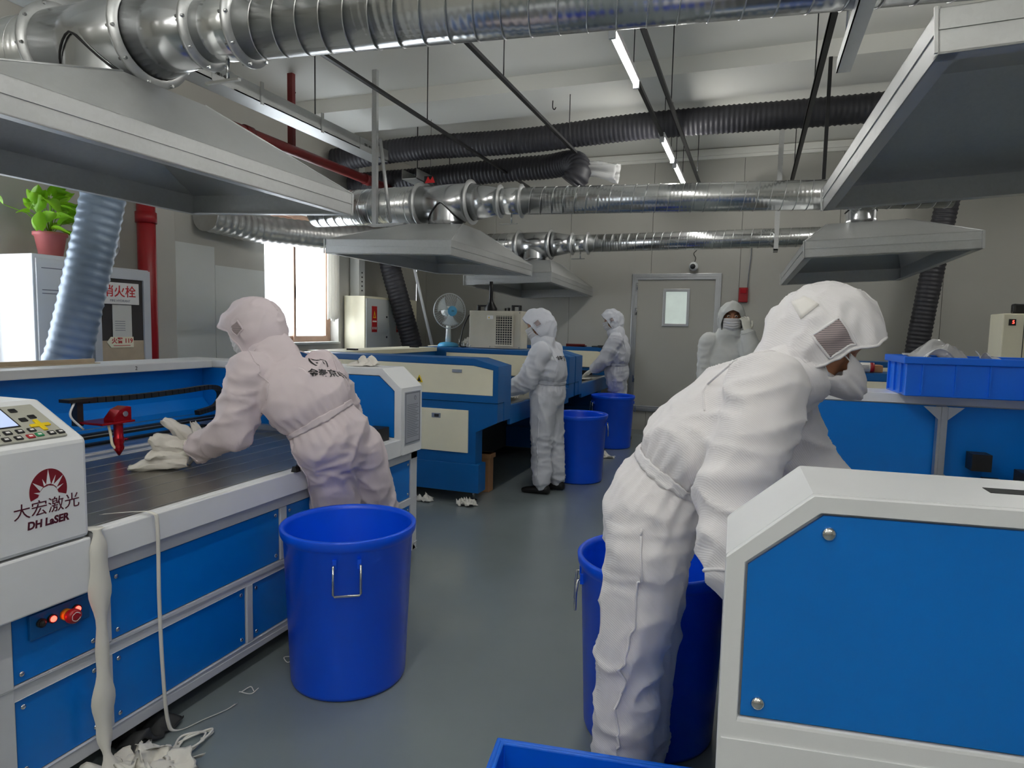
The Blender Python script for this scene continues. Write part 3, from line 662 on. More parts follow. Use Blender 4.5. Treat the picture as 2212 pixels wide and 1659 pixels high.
MB().box((-1.4, 2.08, .80), (-.6, 2.12, .83)).build('end_rail', 'alu', LT)

# --- inside of the right table: upright with gussets, gantry, motor, limit box
up = MB().box((.83, 2.10, .80), (.865, 2.14, 1.155)).box((.84, 2.09, .80), (.855, 2.10, 1.155)).build('upright', 'alu', RT)
for sx in (-1, 1):
    MB().prism([(.8475 + sx * .017, .80), (.8475 + sx * .085, .80), (.8475 + sx * .017, .87)], 'y', 2.095, 2.1).build('gusset', 'alu', up)
    MB().prism([(.8475 + sx * .017, 1.155), (.8475 + sx * .075, 1.155), (.8475 + sx * .017, 1.10)], 'y', 2.095, 2.1).build('gusset', 'alu', up)
MB().box((.1, 2.06, .785), (1.05, 2.11, .81)).build('end_rail', 'alu', RT)
MB().tube([(.1, 2.08, .84), (1.08, 2.08, .85)], .003, 6).build('belt', 'black', RT)
MB().box((.40, .115, 1.2), (.62, .155, 1.2008)).build('dark_plate', 'dark', RT)  # thin flat dark plate on top of the near end block
g = MB().box((1.02, .6, .83), (1.10, 2.06, .86)).build('gantry_beam', 'alu', RT)
MB().box((1.10, .6, .84), (1.16, 2.06, .92)).build('gantry_rail', 'black_metal', g); MB().box((1.16, .6, .905), (1.18, 2.06, .925)).build('rail_edge', 'alu', g)
MB().box((1.2, 1.75, .84), (1.42, 1.90, .98)).build('motor', 'black', g, bevel=.012); MB().box((1.41, 1.755, .85), (1.44, 1.895, .975)).build('motor_cap', 'alu', g, bevel=.008)
MB().box((.95, 2.05, .90), (1.02, 2.13, .97)).build('limit_box', 'black', RT); MB().box((1.0, 2.0, .80), (1.06, 2.1, .87)).build('rail_bearing', 'black', RT)
MB().tube(spline([(1.28, 1.2, .86), (1.3, 1.3, .93), (1.38, 1.35, .90), (1.45, 1.25, .82)], 6), .008, 8).build('hose', 'bag', RT)

for o in list(RT.children_recursive):      # the near end of this table is cut slightly askew
    for v in o.data.vertices: v.co.y += v.co.x * .10 * max(0, 1 - v.co.y / .7)
# ------------------------------------------------------------------ cream and blue laser cutters
def cream_machine(label, loc, rotz, sx, L, Bn=.30, Bf=.25):
    t = thing('laser_cutter', label, 'laser cutter', loc, rotz, 'cream and blue laser cutters', world=False); D = 1.95
    def bx(m, a, b):
        (x0, y0, z0), (x1, y1, z1) = a, b; X0, X1 = sorted((sx * x0, sx * x1)); return m.box((X0, y0, z0), (X1, y1, z1))
    def px(m, poly, y0, y1): return m.prism([(sx * x, z) for x, z in poly], 'y', y0, y1)
    # plinth, feet, lower body
    for y0, y1 in ((0, .15), (L - Bf - .02, L)): bx(MB(), (.185, y0, .10), (D - .05, y1, .335)).build('plinth', 'blue_machine', t, bevel=.004)
    for lx in (.28, D - .2):
        for ly in (.12, L - .12): MB().cyl((sx * lx, ly, 0), (sx * lx, ly, .012), .035, n=16).cyl((sx * lx, ly, .01), (sx * lx, ly, .10), .012, n=10).build('levelling_foot', 'steel', t)
    for y0, y1 in ((0, .16), (L - Bf, L)):
        px(MB(), [(.22, .335), (.22, .60), (.035, .69), (.035, .84), (D - .05, .84), (D - .05, .335)], y0 + .012, y1 - .012).build('lower_body', 'blue_machine', t)
    bx(MB(), (.03, .148, .69), (D - .05, Bn, .845)).build('block_floor', 'blue_machine', t)
    bx(MB(), (.75, .148, .10), (D - .05, L - Bf + .012, .66)).build('dark_core', 'dark', t)  # box coloured dark to stand for the shaded void under the table
    # upper blocks
    prof = [(.03, .845), (.03, 1.14), (.24, 1.195), (D, 1.195), (D, .845)]
    pan = [(.072, .90), (.072, 1.112), (.24, 1.142), (1.53, 1.15), (1.53, .90)]
    for y0, y1 in ((0, Bn), (L - Bf, L)):
        e = px(MB(), prof, y0 + .01, y1 - .01).build('upper_block', 'blue_machine', t)
        for ya, yc in ((y0, y0 + .01), (y1 - .01, y1)):
            MB().frame([(sx * x, z) for x, z in prof], [(sx * x, z) for x, z in pan], 'y', ya, yc).build('block_frame', 'blue_machine', e, bevel=.003)
            px(MB(), [(x + (.004 if x < .5 else -.004), z + (.004 if z < 1 else -.004)) for x, z in pan], ya + .003, yc - .002).build('upper_panel', 'cream', e)
    # door, handles, vent on the near end
    dmin, dmax = .285, .76
    d = bx(MB(), (dmin, -.004, .426), (dmax, .012, .775)).build('access_door', 'cream', t, bevel=.003)
    bx(MB(), (.53, -.008, .70), (.61, -.003, .738)).build('door_latch', 'alu', d); bx(MB(), (.545, -.009, .707), (.585, -.007, .731)).build('latch_recess', 'dark', d)
    h = bx(MB(), (.345, -.006, 1.08), (.43, .004, 1.105)).build('label_plate', 'alu', t)
    MB().lathe([(0, 0), (.045, 0), (.045, .006), (.04, .01), (0, .01)], 24, plane_m((sx * .775, 0, .56), (1, 0, 0), (0, 0, 1))).build('vent_grille', 'beige_box', t)
    w = MB().prism([(sx * .70, .985), (sx * .76, .985), (sx * .73, 1.045)], 'y', -.006, .004).build('warning_sign', 'yellow', t)
    MB().prism([(sx * .712, .992), (sx * .748, .992), (sx * .73, 1.03)], 'y', -.0075, -.006).build('warning_symbol', 'print_black', w)
    # table
    bx(MB(), (.03, Bn, .64), (.06, L - Bf, .80)).build('table_front', 'blue_machine', t, bevel=.003)
    bx(MB(), (.055, Bn, .775), (.11, L - Bf, .805)).build('table_edge', 'alu', t); bx(MB(), (.11, Bn, .76), (D - .35, L - Bf, .80)).build('table_bed', 'bed', t)
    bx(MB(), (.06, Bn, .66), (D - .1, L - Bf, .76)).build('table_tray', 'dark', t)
    bx(MB(), (D - .30, Bn - .01, 1.155), (D + .12, L - Bf + .01, 1.20)).build('back_rail', 'cream', t, bevel=.004)
    bx(MB(), (D - .28, Bn, .80), (D - .26, L - Bf, 1.155)).build('back_sheet', 'blue_machine', t)
    for ly in (Bn + .3, L - Bf - .3): bx(MB(), (D - .2, ly, 1.2), (D - .1, ly + .05, 1.215)).build('rail_clip', 'black', t)
    bx(MB(), (.3, L - Bf - .05, .80), (D - .4, L - Bf, .86)).build('gantry_beam', 'black_metal', t)
    bx(MB(), (.3, L - Bf - .02, .90), (D - .4, L - Bf - .012, .91)).build('gantry_wire', 'steel', t)
    return t
CM2 = cream_machine('cream and blue laser cutter behind the near left laser table', (-1.85, 4.81, 0), 0, -1, 2.39)
CM3 = cream_machine('farthest cream and blue laser cutter beside the door', (-1.85, 7.23, 0), 0, -1, 2.24)
CMR = cream_machine('cream and blue laser cutter on the right behind the leaning worker', (.16, 4.95, 0), 0, 1, 2.4)
for k, (m, y) in enumerate(((CM3, 0),)):
    MB().box((-.10, -.004, .88), (-.04, .002, 1.09)).build('notice_sheet', 'cream', m)
single(MB().box((-2.45, 5.2, 0.0), (-2.30, 5.36, .33)), 'wooden_box', 'cardboard', 'brown wooden box standing under the cream and blue cutter', 'box', (-2.38, 5.28, 0), bevel=.004) if False else None
single(MB().box((-2.22, 5.25, 0), (-2.12, 5.35, .34)).box((-2.235, 5.235, .30), (-2.105, 5.365, .34)), 'wooden_post', 'cardboard', 'short brown wooden post standing in the dark under the cream and blue cutter', 'post', (-2.17, 5.3, 0), bevel=.004)

# ------------------------------------------------------------------ blue bins
def handle(m, a, R, z):
    M = Matrix.Rotation(a, 4, 'Z')
    P = [M @ V(p) for p in ((R, -.045, z), (R + .014, -.05, z), (R + .02, -.05, z - .06), (R + .02, -.05, z - .105), (R + .02, -.045, z - .112), (R + .02, .045, z - .112), (R + .02, .05, z - .105), (R + .02, .05, z - .06), (R + .014, .05, z), (R, .045, z))]
    return m.tube(P, .005, 8)
def bin_(label, x, y, ang=0):
    t = thing('waste_bin', label, 'bin', (x, y, 0), 0, 'tall blue plastic bins', world=False)
    H = .645
    prof = [(0, 0), (.215, 0), (.228, .006), (.232, .02), (.257, H - .05), (.262, H - .045), (.270, H - .03), (.2725, H - .005), (.268, H), (.256, H - .002), (.252, H - .02), (.226, .03), (.21, .018), (0, .018)]
    MB().lathe(prof, 56).build('bin_body', 'bin', t)
    for k in range(2):
        a = ang + PI * k
        h = handle(MB(), a, .256, H - .09).build('handle', 'chrome', t)
        M = Matrix.Rotation(a, 4, 'Z')
        MB().box((.248, -.052, H - .105), (.262, -.038, H - .07), M).build('handle_lug', 'bin', h); MB().box((.248, .038, H - .105), (.262, .052, H - .07), M).build('handle_lug', 'bin', h)
    return t
bin_('tall blue bin in front of the near left laser table', -1.518, 2.237, math.radians(-57.5))
bin_('blue bin on the floor behind the legs of the standing middle worker', -1.53, 6.08, .2)
bin_('farthest blue bin near the door in front of the far worker', -1.60, 8.02, .5)
bin_('blue bin partly hidden behind the legs of the leaning right worker', -.30, 2.34, math.radians(195))

# ------------------------------------------------------------------ blue crates
def crate(label, loc, rotz, w, d, h, n=5):
    t = thing('crate', label, 'crate', loc, rotz, 'blue plastic crates', world=False); a, b, th = w / 2, d / 2, .012
    m = MB(); rect = lambda p, q: [(-p, -q), (p, -q), (p, q), (-p, q)]
    for k in range(4):
        pass
    m.frame(rect(a, b), rect(a - th, b - th), 'z', 0, h); m.box((-a + .002, -b + .002, 0), (a - .002, b - .002, .012)); m.build('crate_body', 'crate', t, bevel=.004)
    MB().frame(rect(a + .012, b + .012), rect(a - .002, b - .002), 'z', h - .03, h).build('crate_rim', 'crate', t, bevel=.004)
    for i in range(n):
        x = -a + w * (i + .5) / n
        for s in (-1, 1): MB().box((x - .003, s * b - .008, .01), (x + .003, s * b + .008, h - .03)).build('crate_rib', 'crate', t)
    for i in range(3):
        y = -b + d * (i + .5) / 3
        for s in (-1, 1): MB().box((s * a - .008, y - .003, .01), (s * a + .008, y + .003, h - .03)).build('crate_rib', 'crate', t)
    return t
crate('blue plastic crate filled with bagged material on the right table', (.90, 3.315, 1.2), math.radians(2), .60, .34, .165)
crate('bright blue crate on the floor at the bottom edge of the view', (-.30, 1.40, 0), math.radians(8), .52, .42, .34)

def sheet(name, mt, label, cat, loc, sx, sy, hgt, seed, fold=6.0, group=None, rotz=0, flat=.3, n=22, pin=0.0):
    def fn(u, v):
        x, y = (u - .5) * sx, (v - .5) * sy
        z = noise.fractal(V((u * fold * .5, v * fold * .5, seed)), 1.0, 2.0, 4) + abs(noise.noise(V((u * fold, v * fold, seed + 9)))) * 1.2
        dx = noise.noise(V((u * fold, v * fold, seed + 3))) * .25 * sx; dy = noise.noise(V((u * fold, v * fold, seed + 5))) * .25 * sy
        e = 1 - flat * max(abs(u - .5), abs(v - .5)) * 2
        return V((x + dx, y + dy, max(.004, hgt * (.25 + z) * e)))
    o = MB().grid(fn, n, n).build(name, mt, None, solid=.0015); o.location = loc; o.rotation_euler = (0, 0, rotz)
    return tag(o, label, cat, group)
sheet('plastic_bag', 'bag', 'clear plastic bag of tan material bulging out of the crate on the right table', 'bag', (.78, 3.315, 1.31), .26, .28, .13, 3.1, 1.8)
sheet('plastic_bag', 'bag', 'cloudy plastic bag at the right end of the crate on the right table', 'bag', (1.03, 3.315, 1.31), .27, .28, .12, 5.7, 1.8)
sheet('tan_sheet', 'brass_wood', 'tan folded material inside the crate on the right table', 'material', (.76, 3.31, 1.32), .22, .2, .07, 8.1, 1.5)
# ------------------------------------------------------------------ left wall things
t = thing('storage_cabinet', 'white upright cabinet under the potted plant by the bright window', 'cabinet', (-4.97, 3.39, 0))
MB().box((-5.18, 3.19, 0), (-4.77, 3.60, 1.90)).build('cabinet_body', 'white', t, bevel=.006)
d = MB().box((-4.77, 3.205, .05), (-4.752, 3.59, 1.87)).build('cabinet_door', 'white', t, bevel=.004)
MB().tube([(-4.745, 3.29 + .07 * max(0, min(1, k)), 1.40) for k in (0, .5, 1)], .03, 16).build('oval_handle', 'dark', d)
for z in (1.62, 1.645, 1.80): MB().box((-4.753, 3.24, z), (-4.7505, 3.57, z + .006)).build('door_groove', 'print_grey', d)
t = thing('hydrant_cabinet', 'metal fire hydrant cabinet with a glass door and red lettering', 'cabinet', (-4.97, 3.88, 0))
MB().box((-5.18, 3.62, 0), (-4.78, 4.14, 1.86)).build('cabinet_body', 'white_grey', t, bevel=.004)
d = MB().frame([(3.63, .02), (4.135, .02), (4.135, 1.85), (3.63, 1.85)], [(3.69, .2), (4.07, .2), (4.07, 1.77), (3.69, 1.77)], 'x', -4.78, -4.755).build('cabinet_door', 'white_grey', t, bevel=.004)
MB().box((-4.778, 3.69, .2), (-4.772, 4.07, 1.77)).build('door_glass', 'dark_glass', d)
MB().box((-4.7715, 3.69, .2), (-4.770, 4.07, 1.28)).build('frosted_film', 'brass_wood', d)
s = MB().box((-4.77, 3.66, 1.57), (-4.752, 4.02, 1.74)).build('hydrant_sign', 'print_white', d)
text('lettering', '消火栓', .098, plane_m((-4.751, 3.845, 1.665), (0, 1, 0), (0, 0, 1)), 'print_red', s, bold=.001)
text('lettering', 'FIRE HYDRANT', .026, plane_m((-4.751, 3.85, 1.596), (0, 1, 0), (0, 0, 1)), 'print_grey', s)
MB().box((-4.769, 3.79, 1.30), (-4.766, 3.96, 1.565)).build('inspection_sheet', 'paper', d)
for k in range(5): MB().box((-4.766, 3.81, 1.36 + .018 * k), (-4.7655, 3.90, 1.364 + .018 * k)).build('sheet_line', 'print_grey', d)
a = MB().prism([(3.735, 1.268), (3.77, 1.31), (3.97, 1.31), (3.97, 1.225), (3.77, 1.225)], 'x', -4.768, -4.764).build('alarm_sticker', 'cream', d)
text('lettering', '火警 119', .05, plane_m((-4.7635, 3.868, 1.277), (0, 1, 0), (0, 0, 1)), 'print_red', a, bold=.001)
MB().box((-4.764, 3.79, 1.238), (-4.7635, 3.94, 1.243)).build('sticker_line', 'print_red', a)
t = thing('fire_riser', 'thick red vertical fire pipe beside the grey pillar', 'pipe', (-4.9, 4.235, 0))
MB().cyl((-4.9, 4.235, 0), (-4.9, 4.235, 3.2), .072, n=24).build('pipe', 'red', t)
MB().cyl((-4.9, 4.235, 2.27), (-4.9, 4.235, 2.36), .084, n=24).build('coupling', 'red', t)
t = thing('wall_valve', 'small grey tap bracket on the wall above the hydrant cabinet', 'valve', (-5.0, 4.0, 2.0))
MB().box((-5.2, 3.97, 2.02), (-4.98, 4.05, 2.12)).build('valve_body', 'white_grey', t, bevel=.01)
MB().tube([(-4.98, 4.01, 2.05), (-4.94, 4.0, 2.02), (-4.92, 3.93, 1.93)], .014, 8).build('spout', 'alu', t)
# potted plant
t = thing('potted_plant', 'leafy green plant in a pink pot on the white cabinet', 'plant', (-4.95, 3.45, 1.90))
MB().lathe([(0, 0), (.075, 0), (.1, .15), (.112, .155), (.112, .18), (.1, .18), (.095, .16), (0, .155)], 32, Matrix.Translation((-4.95, 3.45, 1.90))).build('pot', 'pot', t)
R_ = random.Random(4)
def leafmesh(size):
    def fn(u, v):
        w = math.sin(PI * min(1, v * 1.02)) ** .7 * (1 - .35 * v) * .55
        return V(((u - .5) * w * size, v * size, -.25 * size * v * v + .12 * size * abs(u - .5) * 2 * math.sin(PI * v)))
    return MB().grid(fn, 5, 8).mesh('leaf')
lm = [leafmesh(s) for s in (.13, .16, .19)]
for m_ in lm: m_.materials.append(MATS['leaf'])
for k in range(46):
    a = R_.uniform(0, 2 * PI); e = R_.uniform(-.5, 1.25); r = R_.uniform(.04, .2); 
    if math.cos(a) < -.6: a += PI
    p = V((-4.95 + r * math.cos(a) * .8, 3.40 + r * math.sin(a) * 1.3, 2.12 + R_.uniform(-.03, .24) - r * .25))
    l = bpy.data.objects.new('leaf', lm[k % 3]); COL.objects.link(l); l.parent = t
    l.location = p - V((-4.95, 3.45, 1.90)); l.rotation_euler = (e, R_.uniform(-.4, .4), a - PI / 2)
    if k % 3 == 0:
        MB().tube([V((-4.95, 3.45, 2.06)), (V((-4.95, 3.45, 2.06)) + p) / 2 + V((0, 0, .05)), p], .003, 5).build('stem', 'leaf', t)
# electrical cabinet
t = thing('electrical_cabinet', 'cream electrical cabinet with red warning signs against the left wall', 'cabinet', (-5.02, 8.2, 0))
MB().box((-5.18, 7.52, 0), (-4.86, 8.95, 1.83)).build('cabinet_body', 'cream', t, bevel=.005)
for k, (a, b) in enumerate(((7.54, 8.1), (8.11, 8.68))):
    d = MB().box((-4.86, a, .05), (-4.845, b, 1.80)).build('cabinet_door', 'wall_board', t, bevel=.003)
    for z in (1.28, 1.56): MB().cyl((-4.845, b - .05, z), (-4.838, b - .05, z), .014, n=12).build('door_lock', 'black', d)
    y = a + .13 + .08 * k
    sg = MB().box((-4.845, y, 1.35), (-4.842, y + .13, 1.70)).build('warning_sign', 'print_red', d)
    MB().prism([(y + .03, 1.54), (y + .10, 1.54), (y + .065, 1.64)], 'x', -4.842, -4.841).build('warning_triangle', 'yellow', sg)
    MB().prism([(y + .048, 1.55), (y + .082, 1.55), (y + .065, 1.605)], 'x', -4.841, -4.8405).build('triangle_center', 'print_red', sg)
    text('lettering', '配电箱', .038, plane_m((-4.8415, y + .065, 1.40), (0, 1, 0), (0, 0, 1)), 'print_white', sg, bold=.0005)
    MB().box((-4.842, y + .015, 1.485), (-4.8415, y + .115, 1.505)).build('warning_line', 'print_white', sg)
t = thing('wiring_duct', 'white perforated cable trunk above the electrical cabinet', 'wiring duct', (-5.1, 7.72, 1.84))
MB().box((-5.18, 7.66, 1.835), (-5.04, 7.80, 3.9)).build('trunk', 'wall_board', t)
for k in range(5): MB().box((-5.04, 7.72, 1.9 + .06 * k), (-5.037, 7.745, 1.92 + .06 * k)).build('slot', 'black', t)
# items on the back wall
t = thing('security_camera', 'small white dome camera on the wall above the door', 'camera', (-.83, 9.53, 2.34))
MB().ball((-.83, 9.49, 2.35), .062, 20, 14).build('camera_dome', 'white', t); MB().ball((-.835, 9.435, 2.345), .036, 16, 10, (1, .5, 1)).build('lens', 'black', t)
MB().cyl((-.83, 9.56, 2.36), (-.83, 9.5, 2.36), .05, n=20).build('mount', 'white', t)
MB().tube(spline([(-.83, 9.55, 2.4), (-.81, 9.54, 2.47), (-.84, 9.55, 2.53), (-.80, 9.55, 2.58)], 5), .004, 6).build('cable', 'dark', t)
t = thing('alarm_siren', 'red alarm box on the back wall right of the door', 'alarm', (-.16, 9.55, 1.86))
MB().box((-.22, 9.50, 1.86), (-.10, 9.56, 2.06)).build('alarm_body', 'red', t, bevel=.01)
MB().lathe([(0, .03), (.02, .028), (.035, .015), (.04, 0)], 20, plane_m((-.16, 9.50, 1.91), (-1, 0, 0), (0, 0, 1))).build('horn', 'red', t)
MB().box((-.20, 9.488, 1.98), (-.12, 9.50, 2.04)).build('strobe', 'red_anod', t, bevel=.004)
MB().tube(spline([(-.11, 9.54, 2.06), (-.10, 9.54, 2.3), (-.085, 9.545, 2.5), (-.09, 9.55, 2.75)], 6), .006, 6).build('cable', 'print_grey', t)
# ------------------------------------------------------------------ things on the far cutter: chiller, cable, fan
t = thing('water_chiller', 'beige water chiller with a vent grille and black handles on top', 'chiller', (-2.9, 7.37, 1.195))
x0, x1, y0, y1, z0, z1 = -3.22, -2.56, 7.25, 7.49, 1.20, 1.645
MB().box((x0, y0, z0), (x1, y1, z1)).build('chiller_body', 'beige_box', t, bevel=.006)
g = MB().frame(R4(-2.89, -2.65, 1.225, 1.61), R4(-2.87, -2.67, 1.25, 1.585), 'y', y0 - .012, y0).build('grille_frame', 'beige_box', t, bevel=.003)
MB().box((-2.87, y0 - .002, 1.25), (-2.67, y0 + .001, 1.585)).build('grille_back', 'dark', g)
for k in range(12): MB().box((-2.87, y0 - .01, 1.262 + .028 * k), (-2.67, y0 - .006, 1.270 + .028 * k)).build('grille_slat', 'beige_box', g)
for k in range(7): MB().box((-2.852 + .03 * k, y0 - .008, 1.25), (-2.846 + .03 * k, y0 - .005, 1.585)).build('grille_bar', 'beige_box', g)
for x in (-3.10, -2.66):
    MB().frame(R4(x - .06, x + .06, z1, z1 + .07), R4(x - .03, x + .03, z1 + .0, z1 + .05), 'y', 7.34, 7.39).build('carry_handle', 'black', t, bevel=.008)
MB().box((-2.99, y0 - .002, 1.545), (-2.91, y0, 1.59)).build('label_sticker', 'print_white', t); MB().prism([(-2.975, 1.556), (-2.955, 1.556), (-2.965, 1.58)], 'y', y0 - .003, y0 - .002).build('label_triangle', 'yellow', t)
for x, z in ((x0 + .02, z0 + .02), (x1 - .02, z0 + .02), (x1 - .02, z1 - .02), (-2.95, z0 + .02)): MB().ball((x, y0 - .001, z), .008, 8, 6).build('screw', 'steel', t)
MB().cyl((-2.76, 7.37, z1), (-2.76, 7.37, z1 + .04), .018, n=12).cyl((-2.80, 7.37, z1), (-2.80, 7.37, z1 + .035), .012, n=12).build('pipe_stub', 'black', t)
t = thing('funnel', 'black funnel standing spout up on the beige chiller', 'funnel', (-2.985, 7.35, 1.645))
MB().lathe([(.075, 0), (.075, .03), (.03, .11), (.026, .135), (.024, .26), (.02, .35), (.016, .35), (.02, .13), (.065, .03), (.07, 0)], 24, Matrix.Translation((-2.985, 7.35, 1.645))).build('cone', 'black', t)
single(MB().tube(spline([(-3.22, 7.35, 1.61), (-3.27, 7.34, 1.58), (-3.33, 7.33, 1.45), (-3.36, 7.32, 1.3), (-3.37, 7.33, 1.21), (-3.3, 7.34, 1.206)], 8), .008, 8), 'power_cable', 'black', 'black cable curving down the left side of the beige chiller', 'cable', (-3.37, 7.33, 1.2))
sheet('white_rag', 'cloth_rag', 'crumpled white rag between the fan and the beige chiller', 'rag', (-3.34, 7.42, 1.197), .16, .12, .09, 12.5, 5)
t = thing('desk_fan', 'white table fan with a sky blue hub and base', 'fan', (-3.56, 7.38, 1.195))
B_ = V((-3.56, 7.38, 1.197))
MB().lathe([(0, 0), (.13, 0), (.132, .02), (.11, .045), (.04, .06), (0, .06)], 32, Matrix.Translation(B_)).build('base', 'fan_blue', t)
MB().cyl(B_ + V((0, 0, .05)), B_ + V((.0, 0, .34)), .036, .024, n=16).build('column', 'fan_white', t)
F_ = V((.78, -.62, 0)).normalized(); C_ = B_ + V((.03, -.03, .44)); M_ = plane_m(C_, F_.cross(V((0, 0, 1))) * -1, (0, 0, 1))
MB().lathe([(0, -.17), (.04, -.165), (.058, -.13), (.062, -.06), (.05, -.02), (0, -.02)], 24, M_).build('motor_housing', 'fan_white', t)
cg = MB().tube([M_ @ V((.215 * math.cos(w), .215 * math.sin(w), 0)) for w in [k * 2 * PI / 48 for k in range(48)]], .006, 6, closed=True).build('cage_ring', 'fan_wire', t)
for k in range(40):
    w = 2 * PI * k / 40; P = lambda r, z: M_ @ V((r * math.cos(w), r * math.sin(w), z))
    MB().tube([P(.05, .075), P(.14, .07), P(.2, .035), P(.215, 0), P(.2, -.04), P(.06, -.06)], .0011, 4, False).build('cage_wire', 'fan_wire', cg)
for k in range(3):
    def fb(u, v, k=k):
        w = 2 * PI * k / 3 + .5 + (u - .5) * (.55 + .75 * v); r = .035 + .15 * v
        return M_ @ V((r * math.cos(w), r * math.sin(w), .02 + .035 * (u - .5)))
    MB().grid(fb, 8, 8).build('blade', 'fan_blade', t, solid=.003)
MB().lathe([(0, .085), (.055, .083), (.062, .075), (.062, .068), (0, .068)], 28, M_).build('hub_badge', 'fan_blue', t)
text('hub_mark', 'AK', .03, M_ @ Matrix.Translation((0, 0, .0855)), 'print_black', t)
# ------------------------------------------------------------------ right side: chiller, carton, can
t = thing('water_chiller', 'beige chiller with a red digital display at the right edge', 'chiller', (1.72, 5.1, 1.195))
MB().box((1.475, 4.97, 1.197), (1.95, 5.22, 1.605)).build('chiller_body', 'cream', t, bevel=.006)
MB().box((1.585, 4.966, 1.21), (1.588, 4.97, 1.60)).build('panel_joint', 'dark', t)
MB().box((1.505, 4.964, 1.53), (1.542, 4.97, 1.57)).build('display', 'black', t); text('digits', '5', .03, plane_m((1.528, 4.9635, 1.55), (1, 0, 0), (0, 0, 1)), 'led_red', t)
MB().box((1.60, 4.965, 1.53), (1.64, 4.97, 1.57)).build('power_switch', 'black', t, bevel=.003)
MB().box((1.54, 5.02, 1.605), (1.66, 5.08, 1.67)).build('carry_handle', 'black', t, bevel=.012)
single(MB().box((.60, 5.06, 1.197), (.84, 5.2, 1.245)), 'carton', 'cardboard', 'flat brown carton on the far right cutter behind the mask of the leaning worker', 'carton', (.72, 5.13, 1.197), bevel=.002)
t = thing('tin_can', 'white and red labelled tin lying on the far right cutter', 'can', (.72, 5.0, 1.197))
MB().cyl((.66, 5.0, 1.231), (.75, 5.0, 1.231), .034, n=24).build('label_band', 'print_white', t); MB().cyl((.75, 5.0, 1.231), (.775, 5.0, 1.231), .034, n=24).build('red_end', 'red', t)
for k in range(3): MB().box((.668, 4.963 + .002 * k, 1.222 + .01 * k), (.742, 4.968 + .001 * k, 1.226 + .01 * k)).build('label_line', 'print_grey', t)
# ------------------------------------------------------------------ small things on and around the near left table
single(MB().box((-2.60, 3.37, 1.2), (-2.44, 3.44, 1.211)), 'phone', 'black', 'black phone lying on top of the near left table end block', 'phone', (-2.52, 3.4, 1.2), bevel=.004)
sheet('white_rag', 'cloth_rag', 'white rag standing in a cone on the near left table end block', 'rag', (-2.20, 3.40, 1.2), .15, .12, .10, 21.3, 3, flat=.9)
single(MB().box((-3.52, 1.7, 1.2), (-3.495, 2.66, 1.225)).box((-3.52, 1.7, 1.2), (-3.45, 2.66, 1.204)), 'angle_strip', 'brass_wood', 'tan metal strip lying on the back rail of the near left table', 'strip', (-3.5, 2.2, 1.2))
t = thing('binder_clip', 'small black clip on the front edge of the near left table', 'clip', (-1.87, 2.35, .77))
MB().prism([(-1.885, .795), (-1.855, .795), (-1.862, .82), (-1.878, .82)], 'y', 2.335, 2.365).build('clip_body', 'black', t); MB().tube([(-1.868, 2.342, .815), (-1.855, 2.35, .84), (-1.868, 2.358, .815)], .002, 6).build('clip_wire', 'black', t)
def ribbon(name, mt, label, pts, width, side, cat='tape', n=10, wob=.0, seed=0):
    P = spline(pts, n); side = V(side).normalized(); vs = []; fs = []
    for i, p in enumerate(P):
        w = width * (1 + wob * math.sin(i * .37 + seed) + .5 * wob * math.sin(i * .9)); s = (side + V((noise.noise(V((i * .1, seed, 1))), 0, 0)) * wob).normalized()
        vs += [p - s * w / 2, p, p + s * w / 2]
        vs[-2] = vs[-2] + V((.004, 0, 0))
        if i: k = 3 * i; fs += [(k - 3, k - 2, k + 1, k), (k - 2, k - 1, k + 2, k + 1)]
    lo = min(P, key=lambda q: q.z)
    return single(MB().add(vs, fs, True), name, mt, label, cat, (lo.x, lo.y, max(0, lo.z)), solid=.0012)
ribbon('wide_tape', 'paper', 'wide white paper strip hanging from the near left table to the floor', [(-1.96, 1.41, .80), (-1.885, 1.405, .803), (-1.855, 1.402, .79), (-1.85, 1.40, .6), (-1.848, 1.40, .35), (-1.845, 1.395, .15), (-1.82, 1.40, .03), (-1.78, 1.42, .006)], .048, (.25, 1, 0), wob=.35, seed=4)
ribbon('narrow_tape', 'paper', 'narrow white strip hanging in front of the blue panels and trailing on the floor', [(-2.03, 1.55, .795), (-1.95, 1.60, .80), (-1.865, 1.605, .805), (-1.848, 1.61, .76), (-1.852, 1.613, .5), (-1.852, 1.62, .25), (-1.852, 1.635, .06), (-1.84, 1.66, .01), (-1.81, 1.75, .006), (-1.78, 1.83, .006), (-1.775, 1.875, .006)], .013, (.3, 1, 0), seed=9)
def coil(label, c, r, turns, seed, rad=.003):
    q = random.Random(seed); pts = [V((c[0] + (r * q.uniform(.3, 1)) * math.cos(k * 1.3 + q.random()), c[1] + 1.4 * r * q.uniform(.3, 1) * math.sin(k * 1.3 + q.random()), .005 + .018 * q.random())) for k in range(turns)]
    P = spline(pts, 8)
    for p in P: p.z = max(p.z, rad)
    return single(MB().tube(P, rad, 6), 'string', 'paper', label, 'string', (c[0], c[1], 0))
coil('tangle of white string on the floor beside the near left table', (-1.73, 1.63), .06, 16, 3, .004)
coil('thin white thread curled on the floor in front of the blue bin', (-1.785, 1.95), .045, 6, 8, .0018)
coil('small wisp of white thread on the floor left of the blue bin', (-1.80, 2.21), .03, 6, 5, .0018)
sheet('paper_pile', 'paper', 'pile of crumpled white paper strips on the floor at the lower left', 'paper', (-1.75, 1.45, .002), .24, .2, .05, 31.7, 8, n=34)
sheet('paper_scrap', 'paper', 'paper scrap on the floor under the left end of the cream cutter', 'paper', (-2.50, 4.76, .002), .13, .08, .05, 14.2, 5)
